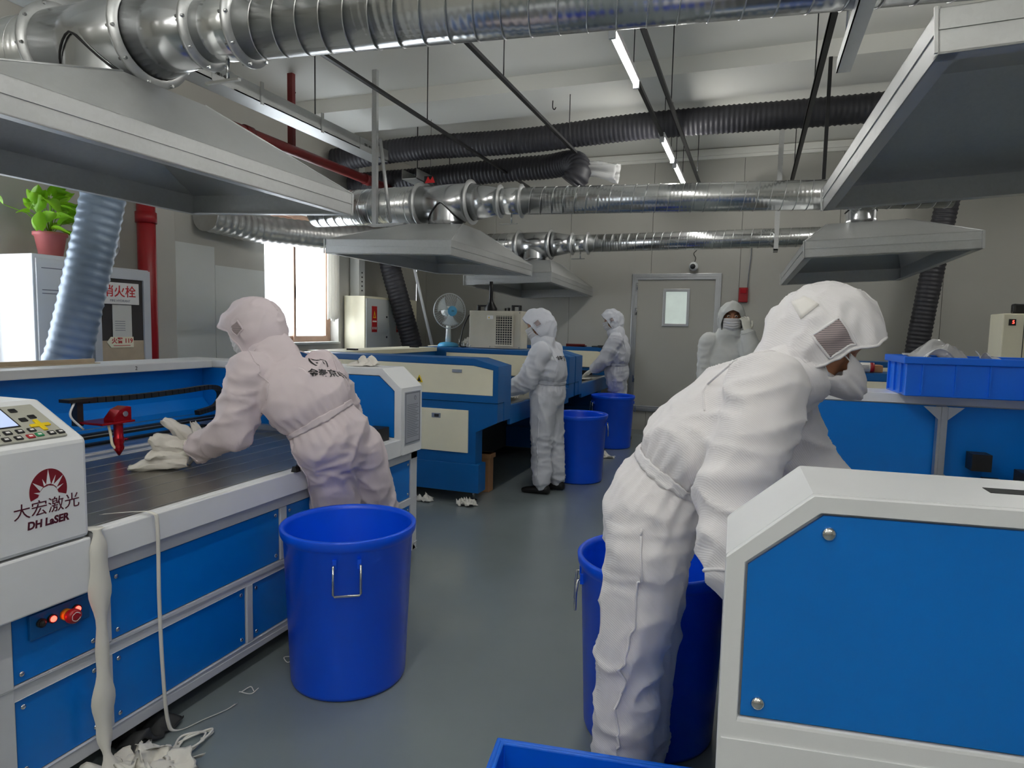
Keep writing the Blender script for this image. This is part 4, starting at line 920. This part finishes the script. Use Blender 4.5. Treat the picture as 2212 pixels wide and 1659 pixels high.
sheet('paper_scrap', 'paper', 'paper scrap on the floor under the right foot of the cream cutter', 'paper', (-2.12, 4.78, .002), .14, .1, .06, 15.9, 5)
sheet('paper_scrap', 'paper', 'paper scrap on the aisle floor between the two far bins', 'paper', (-1.52, 7.28, .002), .2, .12, .06, 16.4, 5)
sheet('paper_scrap', 'paper', 'small paper scrap on the floor right of the farthest bin', 'paper', (-1.18, 8.7, .002), .12, .1, .03, 17.4, 5)
sheet('dark_scrap', 'dark', 'dark plastic scrap sticking out under the near left table', 'scrap', (-1.95, 1.60, .002), .16, .2, .05, 18.4, 3)
# tissues wiped over the bed by the left worker
def petal(label, pts, w, seed):
    P = spline(pts, 8); n = len(P)
    def fn(u, v):
        i = min(n - 1, int(round(v * (n - 1)))); p = P[i]; t_ = (P[min(n - 1, i + 1)] - P[max(0, i - 1)]).normalized()
        s_ = t_.cross(V((-.55, .83, 0))).normalized(); a = (u - .5) * 2
        ww = w * (.35 + .65 * math.sin(PI * min(.97, .12 + .88 * v)) ** .8)
        return p + s_ * a * ww + V((-.55, .83, 0)) * (.035 * a * a + .02 * noise.noise(V((u * 3, v * 3, seed)))) + V((0, 0, .014 * noise.noise(V((u * 5, v * 5, seed + 4)))))
    o = MB().grid(fn, 16, n); return single(o, 'tissue', 'cloth_rag', label, 'tissue', tuple(P[0]), 'white tissues in the hand of the left worker', solid=.0012)
petal('white tissue lying flat under the hand of the left worker', [(-2.33, 2.19, .815), (-2.40, 2.15, .815), (-2.46, 2.10, .812), (-2.53, 2.06, .80)], .03, 1)
petal('pointed white tissue standing highest above the hand of the left worker', [(-2.38, 2.22, .89), (-2.385, 2.23, .92), (-2.40, 2.19, .97), (-2.42, 2.14, 1.01)], .035, 2)
petal('curled white tissue at the right of the tissue bunch', [(-2.37, 2.24, .88), (-2.375, 2.27, .91), (-2.385, 2.29, .94), (-2.40, 2.285, .985)], .028, 3)
petal('broad white tissue at the left of the tissue bunch', [(-2.36, 2.23, .86), (-2.40, 2.17, .885), (-2.43, 2.13, .91), (-2.45, 2.10, .93)], .05, 4)
petal('low folded white tissue in front of the hand of the left worker', [(-2.35, 2.22, .83), (-2.39, 2.17, .845), (-2.43, 2.13, .855), (-2.46, 2.09, .85)], .035, 5)
# ------------------------------------------------------------------ further small things
t = thing('hanging_tag', 'small red and black tag hanging behind the middle duct flange', 'tag', (-3.58, 6.9, 3.08))
MB().box((-3.66, 6.895, 3.09), (-3.50, 6.90, 3.17)).build('tag_plate', 'black', t); MB().prism([(-3.65, 3.09), (-3.61, 3.165), (-3.58, 3.12), (-3.55, 3.165), (-3.52, 3.09)], 'y', 6.892, 6.895).build('tag_mark', 'print_red', t)
MB().cyl((-3.58, 6.9, 3.17), (-3.58, 6.9, 3.8), .002, n=5).build('tag_wire', 'black', t)
for (x, y, z, lb) in ((.014, 7.24, 3.95, 'tiny black hook in the ceiling above the long black hose'), (-4.7, 5.9, 3.95, 'tiny black hook in the ceiling above the cable tray'), (-2.07, 6.7, 3.8, 'tiny black hook under the concrete beam')):
    single(MB().tube(spline([(x, y, z), (x, y, z - .07), (x + .02, y, z - .09), (x + .035, y, z - .07)], 5), .006, 6), 'ceiling_hook', 'black', lb, 'hook', (x, y, z - .09))
single(MB().box((-2.56, 9.24, 1.195), (-2.28, 9.36, 1.215)).box((-2.56, 9.24, 1.195), (-2.28, 9.25, 1.235)), 'tool_tray', 'red_pipe', 'dark brown tray on the top of the farthest cutter', 'tray', (-2.42, 9.3, 1.195), bevel=.002)
single(MB().box((-2.18, 9.25, 1.195), (-1.95, 9.38, 1.212)).box((-2.1, 9.28, 1.21), (-2.02, 9.34, 1.222)), 'tool_case', 'dark', 'black flat case on the top of the farthest cutter near the door', 'case', (-2.06, 9.31, 1.195), bevel=.002)
sheet('white_rag', 'cloth_rag', 'white rag under the hands of the middle worker on the cutter table', 'rag', (-2.12, 5.58, .802), .26, .3, .05, 51.3, 4)
sheet('paper_stack', 'paper', 'white sheets on the table of the farthest cutter', 'paper', (-2.12, 8.35, .802), .34, .5, .03, 52.3, 3)
# ------------------------------------------------------------------ people
def capsule(m, p0, p1, r0, r1, n=16):
    p0, p1 = V(p0), V(p1); d = p1 - p0; L = d.length; t = d.normalized(); pts = []; rr = []
    for k in range(5): a = PI / 2 * (1 - k / 4); pts.append(p0 - t * r0 * math.sin(a)); rr.append(max(.0006, r0 * math.cos(a)))
    pts.append(p0.lerp(p1, .5)); rr.append((r0 + r1) / 2)
    for k in range(5): a = PI / 2 * k / 4; pts.append(p1 + t * r1 * math.sin(a)); rr.append(max(.0006, r1 * math.cos(a)))
    return m.tube(pts, rr, n)
def loft(m, rings, n=24):
    vs = []; fs = []
    for c, u, v, ru, rv in rings:
        for k in range(n): w = 2 * PI * k / n; vs.append(c + u * (ru * math.cos(w)) + v * (rv * math.sin(w)))
    for i in range(len(rings) - 1):
        for k in range(n): fs.append((i * n + k, i * n + (k + 1) % n, (i + 1) * n + (k + 1) % n, (i + 1) * n + k))
    fs += [list(range(n - 1, -1, -1)), list(range((len(rings) - 1) * n, len(rings) * n))]
    return m.add(vs, fs, True)
def ellipsoid(m, c, a, b, d):
    c = V(c)
    return m.grid(lambda u, v: c + a * (math.cos(2 * PI * u) * math.sin(PI * v)) + b * (math.sin(2 * PI * u) * math.sin(PI * v)) + d * math.cos(PI * v), 20, 14, True, True)
def remesh(m, voxel, smooth=5):
    me = m.mesh('tmp', None, True); o = bpy.data.objects.new('tmp', me); COL.objects.link(o)
    md = o.modifiers.new('r', 'REMESH'); md.mode = 'VOXEL'; md.voxel_size = voxel; md.use_smooth_shade = True
    if smooth: s = o.modifiers.new('s', 'SMOOTH'); s.factor = .5; s.iterations = smooth
    dg = bpy.context.evaluated_depsgraph_get(); dg.update(); out = bpy.data.meshes.new_from_object(o.evaluated_get(dg))
    bpy.data.objects.remove(o); bpy.data.meshes.remove(me)
    out.polygons.foreach_set('use_smooth', [True] * len(out.polygons)); return out
def wrinkle(me, seed, amp=.010, waist=None, joints=()):
    me.update(); S_ = V((seed * 3.1, seed * 1.7, seed * .9))
    cos = [v.co.copy() for v in me.vertices]; ns = [v.normal.copy() for v in me.vertices]
    for i, v in enumerate(me.vertices):
        p = cos[i]; q = p + S_; w = noise.noise_vector(q * 3.2) * .15
        a = V(((q.x + w.x) * 8, (q.y + w.y) * 8, (q.z + w.z) * 3.6))
        h = (1 - abs(noise.noise(a))) ** 4 - .28
        b = V(((q.x + w.y) * 5 + q.z * 4, (q.y + w.x) * 5, (q.z + w.z) * 14))
        h2 = (1 - abs(noise.noise(b + V((7, 3, 1))))) ** 4 - .25
        g = .22
        for c, r in joints:
            d2 = (p - c).length_squared; g += .9 * math.exp(-d2 / (r * r))
        d = amp * (.9 * h + 1.15 * min(1.15, g) * h2) + amp * .6 * noise.noise(q * 4.5)
        if waist:
            c, ax, u, vv = waist; s = (p - c).dot(ax); e = math.exp(-(s / .085) ** 2)
            r_ = (p - c) - ax * s
            if r_.length < .26: ang = math.atan2(r_.dot(vv), r_.dot(u)); d += e * .005 * math.sin(26 * ang + 2 * noise.noise(q * 8)) * (1 - .6 * math.exp(-(s / .02) ** 2))
        v.co = p + ns[i] * d
    me.update()
def hand_mesh(w, d, nb, side, curl, sc=1.0, spread=.12):
    """w wrist, d pointing direction, nb back-of-hand normal, side +1 right / -1 left"""
    w, d = V(w), V(d).normalized(); nb = V(nb); nb = (nb - d * nb.dot(d)).normalized(); lat = d.cross(nb) * side     # toward the little finger
    m = MB()
    P = lambda a, b, c: w + (d * a + lat * b + nb * c) * sc
    loft(m, [(P(-.03, 0, 0), lat, nb, .027 * sc, .022 * sc), (P(.01, 0, 0), lat, nb, .031 * sc, .019 * sc), (P(.05, 0, 0), lat, nb, .041 * sc, .017 * sc), (P(.085, .002, 0), lat, nb, .042 * sc, .0145 * sc), (P(.098, .002, 0), lat, nb, .036 * sc, .010 * sc)], 16)
    for k, (b, L, c0) in enumerate(((-.030, .072, 1.0), (-.010, .080, 1.0), (.011, .075, 1.05), (.031, .060, 1.15))):
        a = (k - 1.4) * spread; dd = (d * math.cos(a) + lat * math.sin(a)).normalized(); p = P(.090, b, 0); ang = 0
        for s, seg in enumerate((.42, .32, .26)):
            ang += curl * c0 * (.55, .85, .6)[s]
            q = p + (dd * math.cos(ang) - nb * math.sin(ang)) * L * seg * sc; capsule(m, p, q, (.0098 - .0009 * s) * sc, (.0092 - .0011 * s) * sc, 10); p = q
    p = P(.02, -.030, -.004)
    for s, (fw, ou, dn, L) in enumerate(((.62, .72, .25, .042), (.85, .45, .35, .034), (.95, .2, .4, .028))):
        q = p + (d * fw - lat * ou - nb * dn * (.5 + curl)).normalized() * L * sc; capsule(m, p, q, (.0125 - .0013 * s) * sc, (.0113 - .0013 * s) * sc, 10); p = q
    return remesh(m, .0042, 3)
def person(label, J, suit, seed, vox=.012, op=50, scale=1.0, hood_s=1.0, amp=.010, text_rows=None, seams=True, mask_out=.0, shoes='black', patch=True, brim=.02, psz=.4, group='cleanroom workers', eyes=False, fwd=None, thick=1.0):
    for k in J: 
        if not isinstance(J[k], (int, float)): J[k] = V(J[k])
    base = V((J['pelvis'].x, J['pelvis'].y, 0))
    base.z = 0
    t = thing('person', label, 'person', tuple(base), 0, group)
    lat = (J['shR'] - J['shL']).normalized(); hl = (J['hipR'] - J['hipL']).normalized()
    S0, S1 = J['pelvis'], (J['shL'] + J['shR']) / 2 + V((0, 0, -.02)); ctrl = J.get('spine', (S0 + S1) / 2)
    def sp(s):                                        # quadratic spine, straight down below the pelvis
        if s < 0: return S0 + V((0, 0, s * .55))
        a, b, c = S0, ctrl * 2 - (S0 + S1) / 2, S1; return a * (1 - s) ** 2 + b * 2 * s * (1 - s) + c * s * s
    def ring(s, hw, hd, off=0.0, k=1.0):
        tt = (sp(s + .02) - sp(s - .02)).normalized(); l = hl.lerp(lat, max(0, min(1, s))); l = (l - tt * l.dot(tt)).normalized(); v = tt.cross(l)
        return (sp(s) + v * off, l, v, hw * k * scale, hd * k * scale)
    prof = [(-.20, .10, .09), (-.12, .165, .135), (.02, .187, .150), (.16, .178, .145), (.27, .158, .125), (.315, .148, .118), (.37, .165, .13), (.47, .192, .148), (.62, .200, .150), (.80, .200, .142), (.95, .185, .118), (1.06, .14, .095)]
    def limbs(m, k):
        for s in 'LR':
            capsule(m, J['hip' + s], J['knee' + s], .112 * k * thick, .092 * k * thick); kn, an = J['knee' + s], J['ankle' + s]
            capsule(m, kn, an + (kn - an) * .12, .092 * k * thick, .080 * k * thick); capsule(m, an + (kn - an) * .14, an, .080 * k, .055 * k)
            capsule(m, J['sh' + s], J['el' + s], .098 * k, .084 * k)
            e, w = J['el' + s], J['wr' + s]; capsule(m, e, w + (e - w) * .18, .084 * k, .066 * k); capsule(m, w + (e - w) * .16, w, .066 * k, .034 * k)
    # body under the clothes: one continuous mesh with head and neck
    hc, hf, hu = J['head'], J['hf'].normalized(), J['hu']; hu = (hu - hf * hu.dot(hf)).normalized(); hr = hf.cross(hu)
    H = lambda a, b, c: hc + (hr * a + hu * b + hf * c) * hood_s
    m = MB(); loft(m, [ring(a, b, c, 0, .74) for a, b, c in prof]); limbs(m, .62)
    capsule(m, S1, hc - hu * .05, .062, .058)
    ellipsoid(m, H(0, .02, -.008), hr * .077, hu * .108, hf * .092); ellipsoid(m, H(0, -.055, .028), hr * .056, hu * .062, hf * .062)
    capsule(m, H(0, .02, .082), H(0, -.018, .105), .010, .0155, 10); ellipsoid(m, H(0, .042, .072), hr * .05, hu * .013, hf * .018)
    for s in (-1, 1): ellipsoid(m, H(s * .076, 0, -.005), hr * .012, hu * .03, hf * .018)
    for s in (-1, 1): ellipsoid(m, H(s * .04, -.015, .06), hr * .022, hu * .022, hf * .02)
    body = link('body', remesh(m, .009, 3), 'skin', t); body.data.transform(Matrix.Translation(-base))
    # coverall
    m = MB(); loft(m, [ring(a, b, c) for a, b, c in prof]); limbs(m, 1.0)
    tt = (hc - S1).normalized()
    loft(m, [(S1 - tt * .02, lat, tt.cross(lat).normalized(), .16, .11), (S1 + tt * .035, lat, tt.cross(lat).normalized(), .125, .10), (S1.lerp(hc, .45), hr, tt.cross(hr).normalized(), .112, .108), (S1.lerp(hc, .66), hr, tt.cross(hr).normalized(), .096, .10)])
    me = remesh(m, vox, 5)
    wc = sp(.315); wax = (sp(.34) - sp(.29)).normalized(); wl = hl.lerp(lat, .3); wl = (wl - wax * wl.dot(wax)).normalized(); wv = wax.cross(wl)
    jn = [(J['el' + s], .12) for s in 'LR'] + [(J['knee' + s], .15) for s in 'LR'] + [(J['ankle' + s], .14) for s in 'LR'] + [(J['wr' + s], .1) for s in 'LR'] + [(J['sh' + s] - V((0, 0, .08)), .12) for s in 'LR'] + [(J['pelvis'] - V((0, 0, .08)), .15)]
    wrinkle(me, seed, amp, (wc, wax, wl, wv), jn)
    bvh = BVHTree.FromPolygons([v.co for v in me.vertices], [p.vertices for p in me.polygons])
    me.transform(Matrix.Translation(-base)); suitob = link('coverall', me, suit, t)
    # elastic waist band, cuffs and seams lie on the suit
    def on(p, out=.003):
        q, n, i, d = bvh.find_nearest(p); return q + n * out if q is not None else p
    def wbf(u, v):
        w = 2 * PI * u; k = int(round(u * 90)); return on(wc + wax * (v - .5) * .024 + wl * (.17 * math.cos(w)) + wv * (.135 * math.sin(w)), .002 + .0025 * (k % 2) + .002 * math.sin(PI * v))
    MB().grid(wbf, 90, 5, True, True).build('waist_band', suit, t, solid=.002)
    if seams:
        for s, sg in (('L', -1), ('R', 1)):
            out = hl * sg * .15; P = [J['hip' + s] + out + (J['pelvis'] - J['hip' + s]) * .1 + V((0, 0, .06)), J['hip' + s] + out - V((0, 0, .1)), J['knee' + s] + out, J['knee' + s].lerp(J['ankle' + s], .5) + out, J['ankle' + s] + out + V((0, 0, .06))]
            MB().tube([on(p, .001 + .0012 * (i % 2)) for i, p in enumerate(spline(P, 22))], .0034, 6).build('side_seam', suit, t)
            P = [J['neck'] + lat * sg * .07 if 'neck' in J else S1, J['sh' + s] + V((0, 0, .1)), J['sh' + s] + lat * sg * .02 + wv * -.2, J['sh' + s] - V((0, 0, .16)) + wv * -.15]
            MB().tube([on(p, .001) for p in spline(P, 16)], .0026, 6).build('sleeve_seam', suit, t)
    for s in 'LR':
        e, w = J['el' + s], J['wr' + s]; ax = (w - e).normalized(); a = ax.orthogonal().normalized(); b = ax.cross(a)
        MB().tube([on(w - ax * .02 + (a * math.cos(k * PI / 12) + b * math.sin(k * PI / 12)) * .05, .001 + .001 * (k % 2)) for k in range(24)], .004, 6, closed=True).build('cuff', suit, t)
    # hood with face opening
    axis = (hf * math.cos(.22) - hu * math.sin(.22)).normalized(); au = hr.cross(axis) * 1.0; au = (hu - axis * hu.dot(axis)).normalized()
    def hs(th, ph, out=0.0):
        dl = math.sin(th) * math.sin(ph); du = math.sin(th) * math.cos(ph); df = math.cos(th)
        d = hr * dl + au * du + axis * df
        l, u_, f_ = d.dot(hr), d.dot(hu), d.dot(hf)
        A, B2, C2 = .116, (.150 if u_ > 0 else .185), (.122 if f_ > 0 else .148)
        r = 1 / math.sqrt((l / A) ** 2 + (u_ / B2) ** 2 + (f_ / C2) ** 2)
        nz = noise.noise(V((l * 2.2 + seed, u_ * 2.2, f_ * 2.2))) * .010 + ((1 - abs(noise.noise(V((l * 2.5 + seed, u_ * 3 + f_ * 1.5, f_ * 2))))) ** 3 - .3) * .010
        p = d * (r + nz + out)
        if u_ > .15 and f_ > 0: p += hf * brim * min(1, (u_ - .15) * 3) * f_ * 1.6
        return hc + p * hood_s
    def th0(ph): return math.radians(op + 14 * max(0, -math.cos(ph)) ** 1.5 - 4 * abs(math.sin(ph)))
    hm = MB().grid(lambda u, v: hs(th0(2 * PI * u) + (PI - .02 - th0(2 * PI * u)) * v, 2 * PI * u), 72, 44, True, True).build('hood', suit, t, solid=.003)
    MB().tube([hs(th0(k * 2 * PI / 60), k * 2 * PI / 60, .001) for k in range(60)], .0045, 6, closed=True).build('hood_hem', suit, t)
    MB().tube([hs(th0(0) + (PI - .1 - th0(0)) * k / 24, 0, .001) for k in range(25)], .0028, 5).build('hood_seam', suit, hm)
    if patch:
        for sg in (-1, 1):
            cth, cph = math.radians(88), sg * math.radians(88)
            def dp(u, v, o=.004): a, b = (u - .5) * psz, (v - .5) * psz; return hs(cth + a, cph + sg * b, o)
            MB().grid(dp, 9, 9).build('mesh_window', 'mesh_patch', hm, solid=.002)
            MB().tube([dp(u, v, .003) for u, v in [(k / 8, 0) for k in range(8)] + [(1, k / 8) for k in range(8)] + [(1 - k / 8, 1) for k in range(8)] + [(0, 1 - k / 8) for k in range(8)]], .004, 6, closed=True).build('window_binding', suit, hm)
        bp_ = lambda u, v: hs(math.radians(142) + (u - .5) * .42, math.radians(92) + (v - .5) * .55, .004)
        MB().grid(bp_, 6, 6).build('name_tag', 'print_white', hm, solid=.002)
    # face mask
    def mk(u, v):
        a = (u - .5) * 2 * 1.12; b = (v - .5) * 2
        zz = -.052 + .060 * b; pl = .004 * math.sin(v * 5 * 2 * PI) * (1 - abs(b))
        ff = .112 * math.cos(a * .98) + .012 + pl + mask_out * math.cos(a) * (1 - b * b) - .03 * max(0, -b) ** 2
        return H(.086 * math.sin(a), zz * (1 - .15 * abs(a)), ff)
    MB().grid(mk, 22, 26).build('face_mask', 'mask', t, solid=.003)
    for sg in (-1, 1): MB().tube(spline([mk(.5 + .48 * sg, .85), H(sg * .088, -.005, .01), H(sg * .086, -.03, -.01), mk(.5 + .48 * sg, .2)], 6), .002, 5).build('ear_loop', 'mask', t)
    if eyes:
        for sg in (-1, 1):
            MB().ball(H(sg * .032, .021, .077), .0125, 12, 8, (1, 1, .75)).build('eye', 'print_white', t); MB().ball(H(sg * .031, .021, .086), .0065, 10, 8).build('pupil', 'eye', t)
            MB().tube([H(sg * .016, .040, .090), H(sg * .034, .046, .086), H(sg * .054, .040, .072)], [.003, .0042, .002], 6).build('eyebrow', 'hair', t)
    MB().tube([H(-.07, .07, .055), H(-.03, .088, .078), H(.03, .088, .078), H(.07, .07, .055)], .012, 8).build('hair', 'hair', t)
    # gloves and shoes
    for s, sg in (('L', -1), ('R', 1)):
        g = hand_mesh(J['wr' + s], J['hd' + s], J['hn' + s], sg, J.get('curl' + s, .35)); g.transform(Matrix.Translation(-base)); link('glove', g, 'glove', t)
        an = J['ankle' + s]; fd = (fwd or V((hf.x, hf.y, 0))).normalized(); sd = V((-fd.y, fd.x, 0)); m = MB(); an0 = V((an.x, an.y, 0))
        loft(m, [(an0 - fd * .075 + V((0, 0, .035)), sd, V((0, 0, 1)), .018, .02), (an0 - fd * .055 + V((0, 0, .045)), sd, V((0, 0, 1)), .036, .043), (an0 + V((0, 0, .046)), sd, V((0, 0, 1)), .040, .045), (an0 + fd * .08 + V((0, 0, .032)), sd, V((0, 0, 1)), .045, .031), (an0 + fd * .15 + V((0, 0, .026)), sd, V((0, 0, 1)), .040, .025), (an0 + fd * .185 + V((0, 0, .022)), sd, V((0, 0, 1)), .02, .016)], 20)
        me = remesh(m, .008, 3); 
        for v in me.vertices: v.co.z = max(v.co.z, .001)
        me.transform(Matrix.Translation(-base)); link('shoe', me, shoes, t)
        m = MB(); capsule(m, an + V((0, 0, .03)), an0 + V((0, 0, .06)), .036, .034); m.build('ankle', 'skin', t)
    # print on the back
    for (s, size, o, xd, yd, nrm) in (text_rows or ()):
        tx = text('back_print', s, size, plane_m(o, xd, yd), 'print_black', None, off=(0, 0, 0), bold=.001); me = tx.data; n_ = V(nrm).normalized()
        for v in me.vertices:
            q, nn, i, d = bvh.ray_cast(v.co + n_ * .35, -n_)
            if q is not None: v.co = q + nn * .0025
        me.transform(Matrix.Translation(-base)); tx.parent = t
    return t

# near left worker bending over the table
f1 = V((-.90, .43, 0)).normalized(); r1 = V((.43, .90, 0))
person('worker in white overalls bending over the near left table with tissues', dict(
    pelvis=(-1.775, 2.51, .89), spine=(-1.865, 2.46, 1.08), shL=(-2.075, 2.30, 1.225), shR=(-1.92, 2.615, 1.225), neck=(-2.05, 2.44, 1.33),
    head=(-2.185, 2.46, 1.415), hf=V((-.88, -.10, -.42)), hu=V((-.40, .0, .92)),
    hipL=(-1.805, 2.475, .86), hipR=(-1.74, 2.63, .86), kneeL=(-1.815, 2.61, .46), kneeR=(-1.73, 2.82, .46), ankleL=(-1.80, 2.67, .09), ankleR=(-1.71, 2.88, .09),
    elL=(-2.11, 2.235, .985), wrL=(-2.335, 2.245, .87), hdL=V((-.85, -.25, -.35)), hnL=V((-.3, 0, 1)), curlL=.55,
    elR=(-1.93, 2.80, 1.02), wrR=(-2.08, 2.80, .87), hdR=V((-.9, 0, -.3)), hnR=V((-.3, 0, 1)), curlR=.35), 'suit_pink', 2.3, .011, amp=.016, thick=1.1, brim=.04, op=62,
    text_rows=[('金泰京电', .05, (-1.83, 2.50, 1.20), r1, V((-.35, .15, .9)), V((.75, -.45, .45))), ('(N)', .07, (-1.88, 2.51, 1.265), r1, V((-.35, .15, .9)), V((.75, -.45, .45)))], fwd=f1)
# right foreground worker
person('worker in white overalls leaning over the right table in the foreground', dict(
    pelvis=(-.245, 1.90, .90), spine=(-.135, 1.90, 1.12), shL=(.065, 2.06, 1.315), shR=(.035, 1.745, 1.315), neck=(.06, 1.9, 1.39),
    head=(.172, 1.895, 1.44), hf=V((.76, .06, -.66)), hu=V((.66, .05, .76)),
    hipL=(-.255, 1.99, .86), hipR=(-.255, 1.815, .86), kneeL=(-.27, 2.0, .47), kneeR=(-.295, 1.82, .47), ankleL=(-.27, 2.02, .09), ankleR=(-.305, 1.83, .09),
    elR=(-.03, 1.65, 1.03), wrR=(-.015, 1.585, .87), hdR=V((.95, .1, -.15)), hnR=V((.3, 0, 1)), curlR=.4,
    elL=(.16, 2.14, 1.08), wrL=(.33, 2.10, .88), hdL=V((.95, 0, -.3)), hnL=V((.3, 0, 1)), curlL=.4), 'suit_white', 5.1, .0095, hood_s=.95, amp=.015, mask_out=.06, brim=.03, op=68, psz=.62, fwd=V((1, .1, 0)))
# middle worker standing at the cream cutter
person('worker in white overalls standing at the cream and blue cutter beside a bin', dict(
    pelvis=(-1.68, 5.5, .86), spine=(-1.66, 5.5, 1.05), shL=(-1.70, 5.33, 1.24), shR=(-1.70, 5.68, 1.24), neck=(-1.73, 5.5, 1.34),
    head=(-1.775, 5.495, 1.475), hf=V((-.86, -.28, -.42)), hu=V((-.42, 0, .9)),
    hipL=(-1.685, 5.41, .82), hipR=(-1.67, 5.59, .82), kneeL=(-1.70, 5.41, .45), kneeR=(-1.64, 5.60, .45), ankleL=(-1.68, 5.40, .09), ankleR=(-1.60, 5.60, .09),
    elL=(-1.80, 5.29, 1.0), wrL=(-1.985, 5.36, .90), hdL=V((-.9, .05, -.4)), hnL=V((-.35, 0, 1)), curlL=.35,
    elR=(-1.80, 5.74, 1.0), wrR=(-2.0, 5.70, .89), hdR=V((-.9, 0, -.4)), hnR=V((-.3, 0, 1)), curlR=.35), 'suit_blue', 7.7, .012, amp=.014, op=66,
    text_rows=[('金泰京', .055, (-1.52, 5.44, 1.20), V((.25, .97, 0)), V((0, 0, 1)), V((.9, -.3, .3)))], fwd=V((-1, 0, 0)))
# far worker at the last cutter
person('far worker in white overalls at the last cutter beside the door', dict(
    pelvis=(-1.64, 8.39, .90), spine=(-1.62, 8.36, 1.10), shL=(-1.62, 8.19, 1.32), shR=(-1.63, 8.52, 1.32), neck=(-1.67, 8.36, 1.42),
    head=(-1.715, 8.36, 1.565), hf=V((-.9, -.22, -.3)), hu=V((-.3, 0, .95)),
    hipL=(-1.65, 8.31, .86), hipR=(-1.63, 8.47, .86), kneeL=(-1.63, 8.46, .47), kneeR=(-1.6, 8.50, .47), ankleL=(-1.60, 8.52, .09), ankleR=(-1.52, 8.56, .09),
    elL=(-1.75, 8.16, 1.07), wrL=(-1.91, 8.2, .94), hdL=V((-.85, 0, -.5)), hnL=V((-.45, 0, 1)), curlL=.25,
    elR=(-1.77, 8.56, 1.08), wrR=(-1.95, 8.52, .92), hdR=V((-.85, 0, -.4)), hnR=V((-.3, 0, 1)), curlR=.3), 'suit_blue', 9.9, .013, amp=.015, op=66, fwd=V((-1, 0, 0)))
# worker standing in the aisle, facing the camera, hand raised to the hood
person('worker facing the camera in grey overalls with a hand raised to the hood', dict(
    pelvis=(-.22, 6.30, .92), spine=(-.22, 6.30, 1.13), shL=(-.055, 6.27, 1.35), shR=(-.375, 6.29, 1.35), neck=(-.21, 6.29, 1.44),
    head=(-.195, 6.25, 1.575), hf=V((.12, -.98, -.08)), hu=V((0, -.05, 1)),
    hipL=(-.13, 6.30, .88), hipR=(-.31, 6.30, .88), kneeL=(-.12, 6.28, .48), kneeR=(-.32, 6.28, .48), ankleL=(-.12, 6.32, .09), ankleR=(-.33, 6.32, .09),
    elL=(.0, 6.08, 1.24), wrL=(-.055, 6.10, 1.46), hdL=V((-.15, .15, 1)), hnL=V((.5, -.9, .1)), curlL=.7,
    elR=(-.40, 6.27, 1.06), wrR=(-.33, 6.08, .92), hdR=V((.3, -.8, -.5)), hnR=V((0, -.4, .9)), curlR=.4), 'suit_grey', 11.3, .011, amp=.010, eyes=True, patch=False, brim=.012, fwd=V((.1, -1, 0)))
for o in bpy.data.objects:
    if '_w' in o: del o['_w']
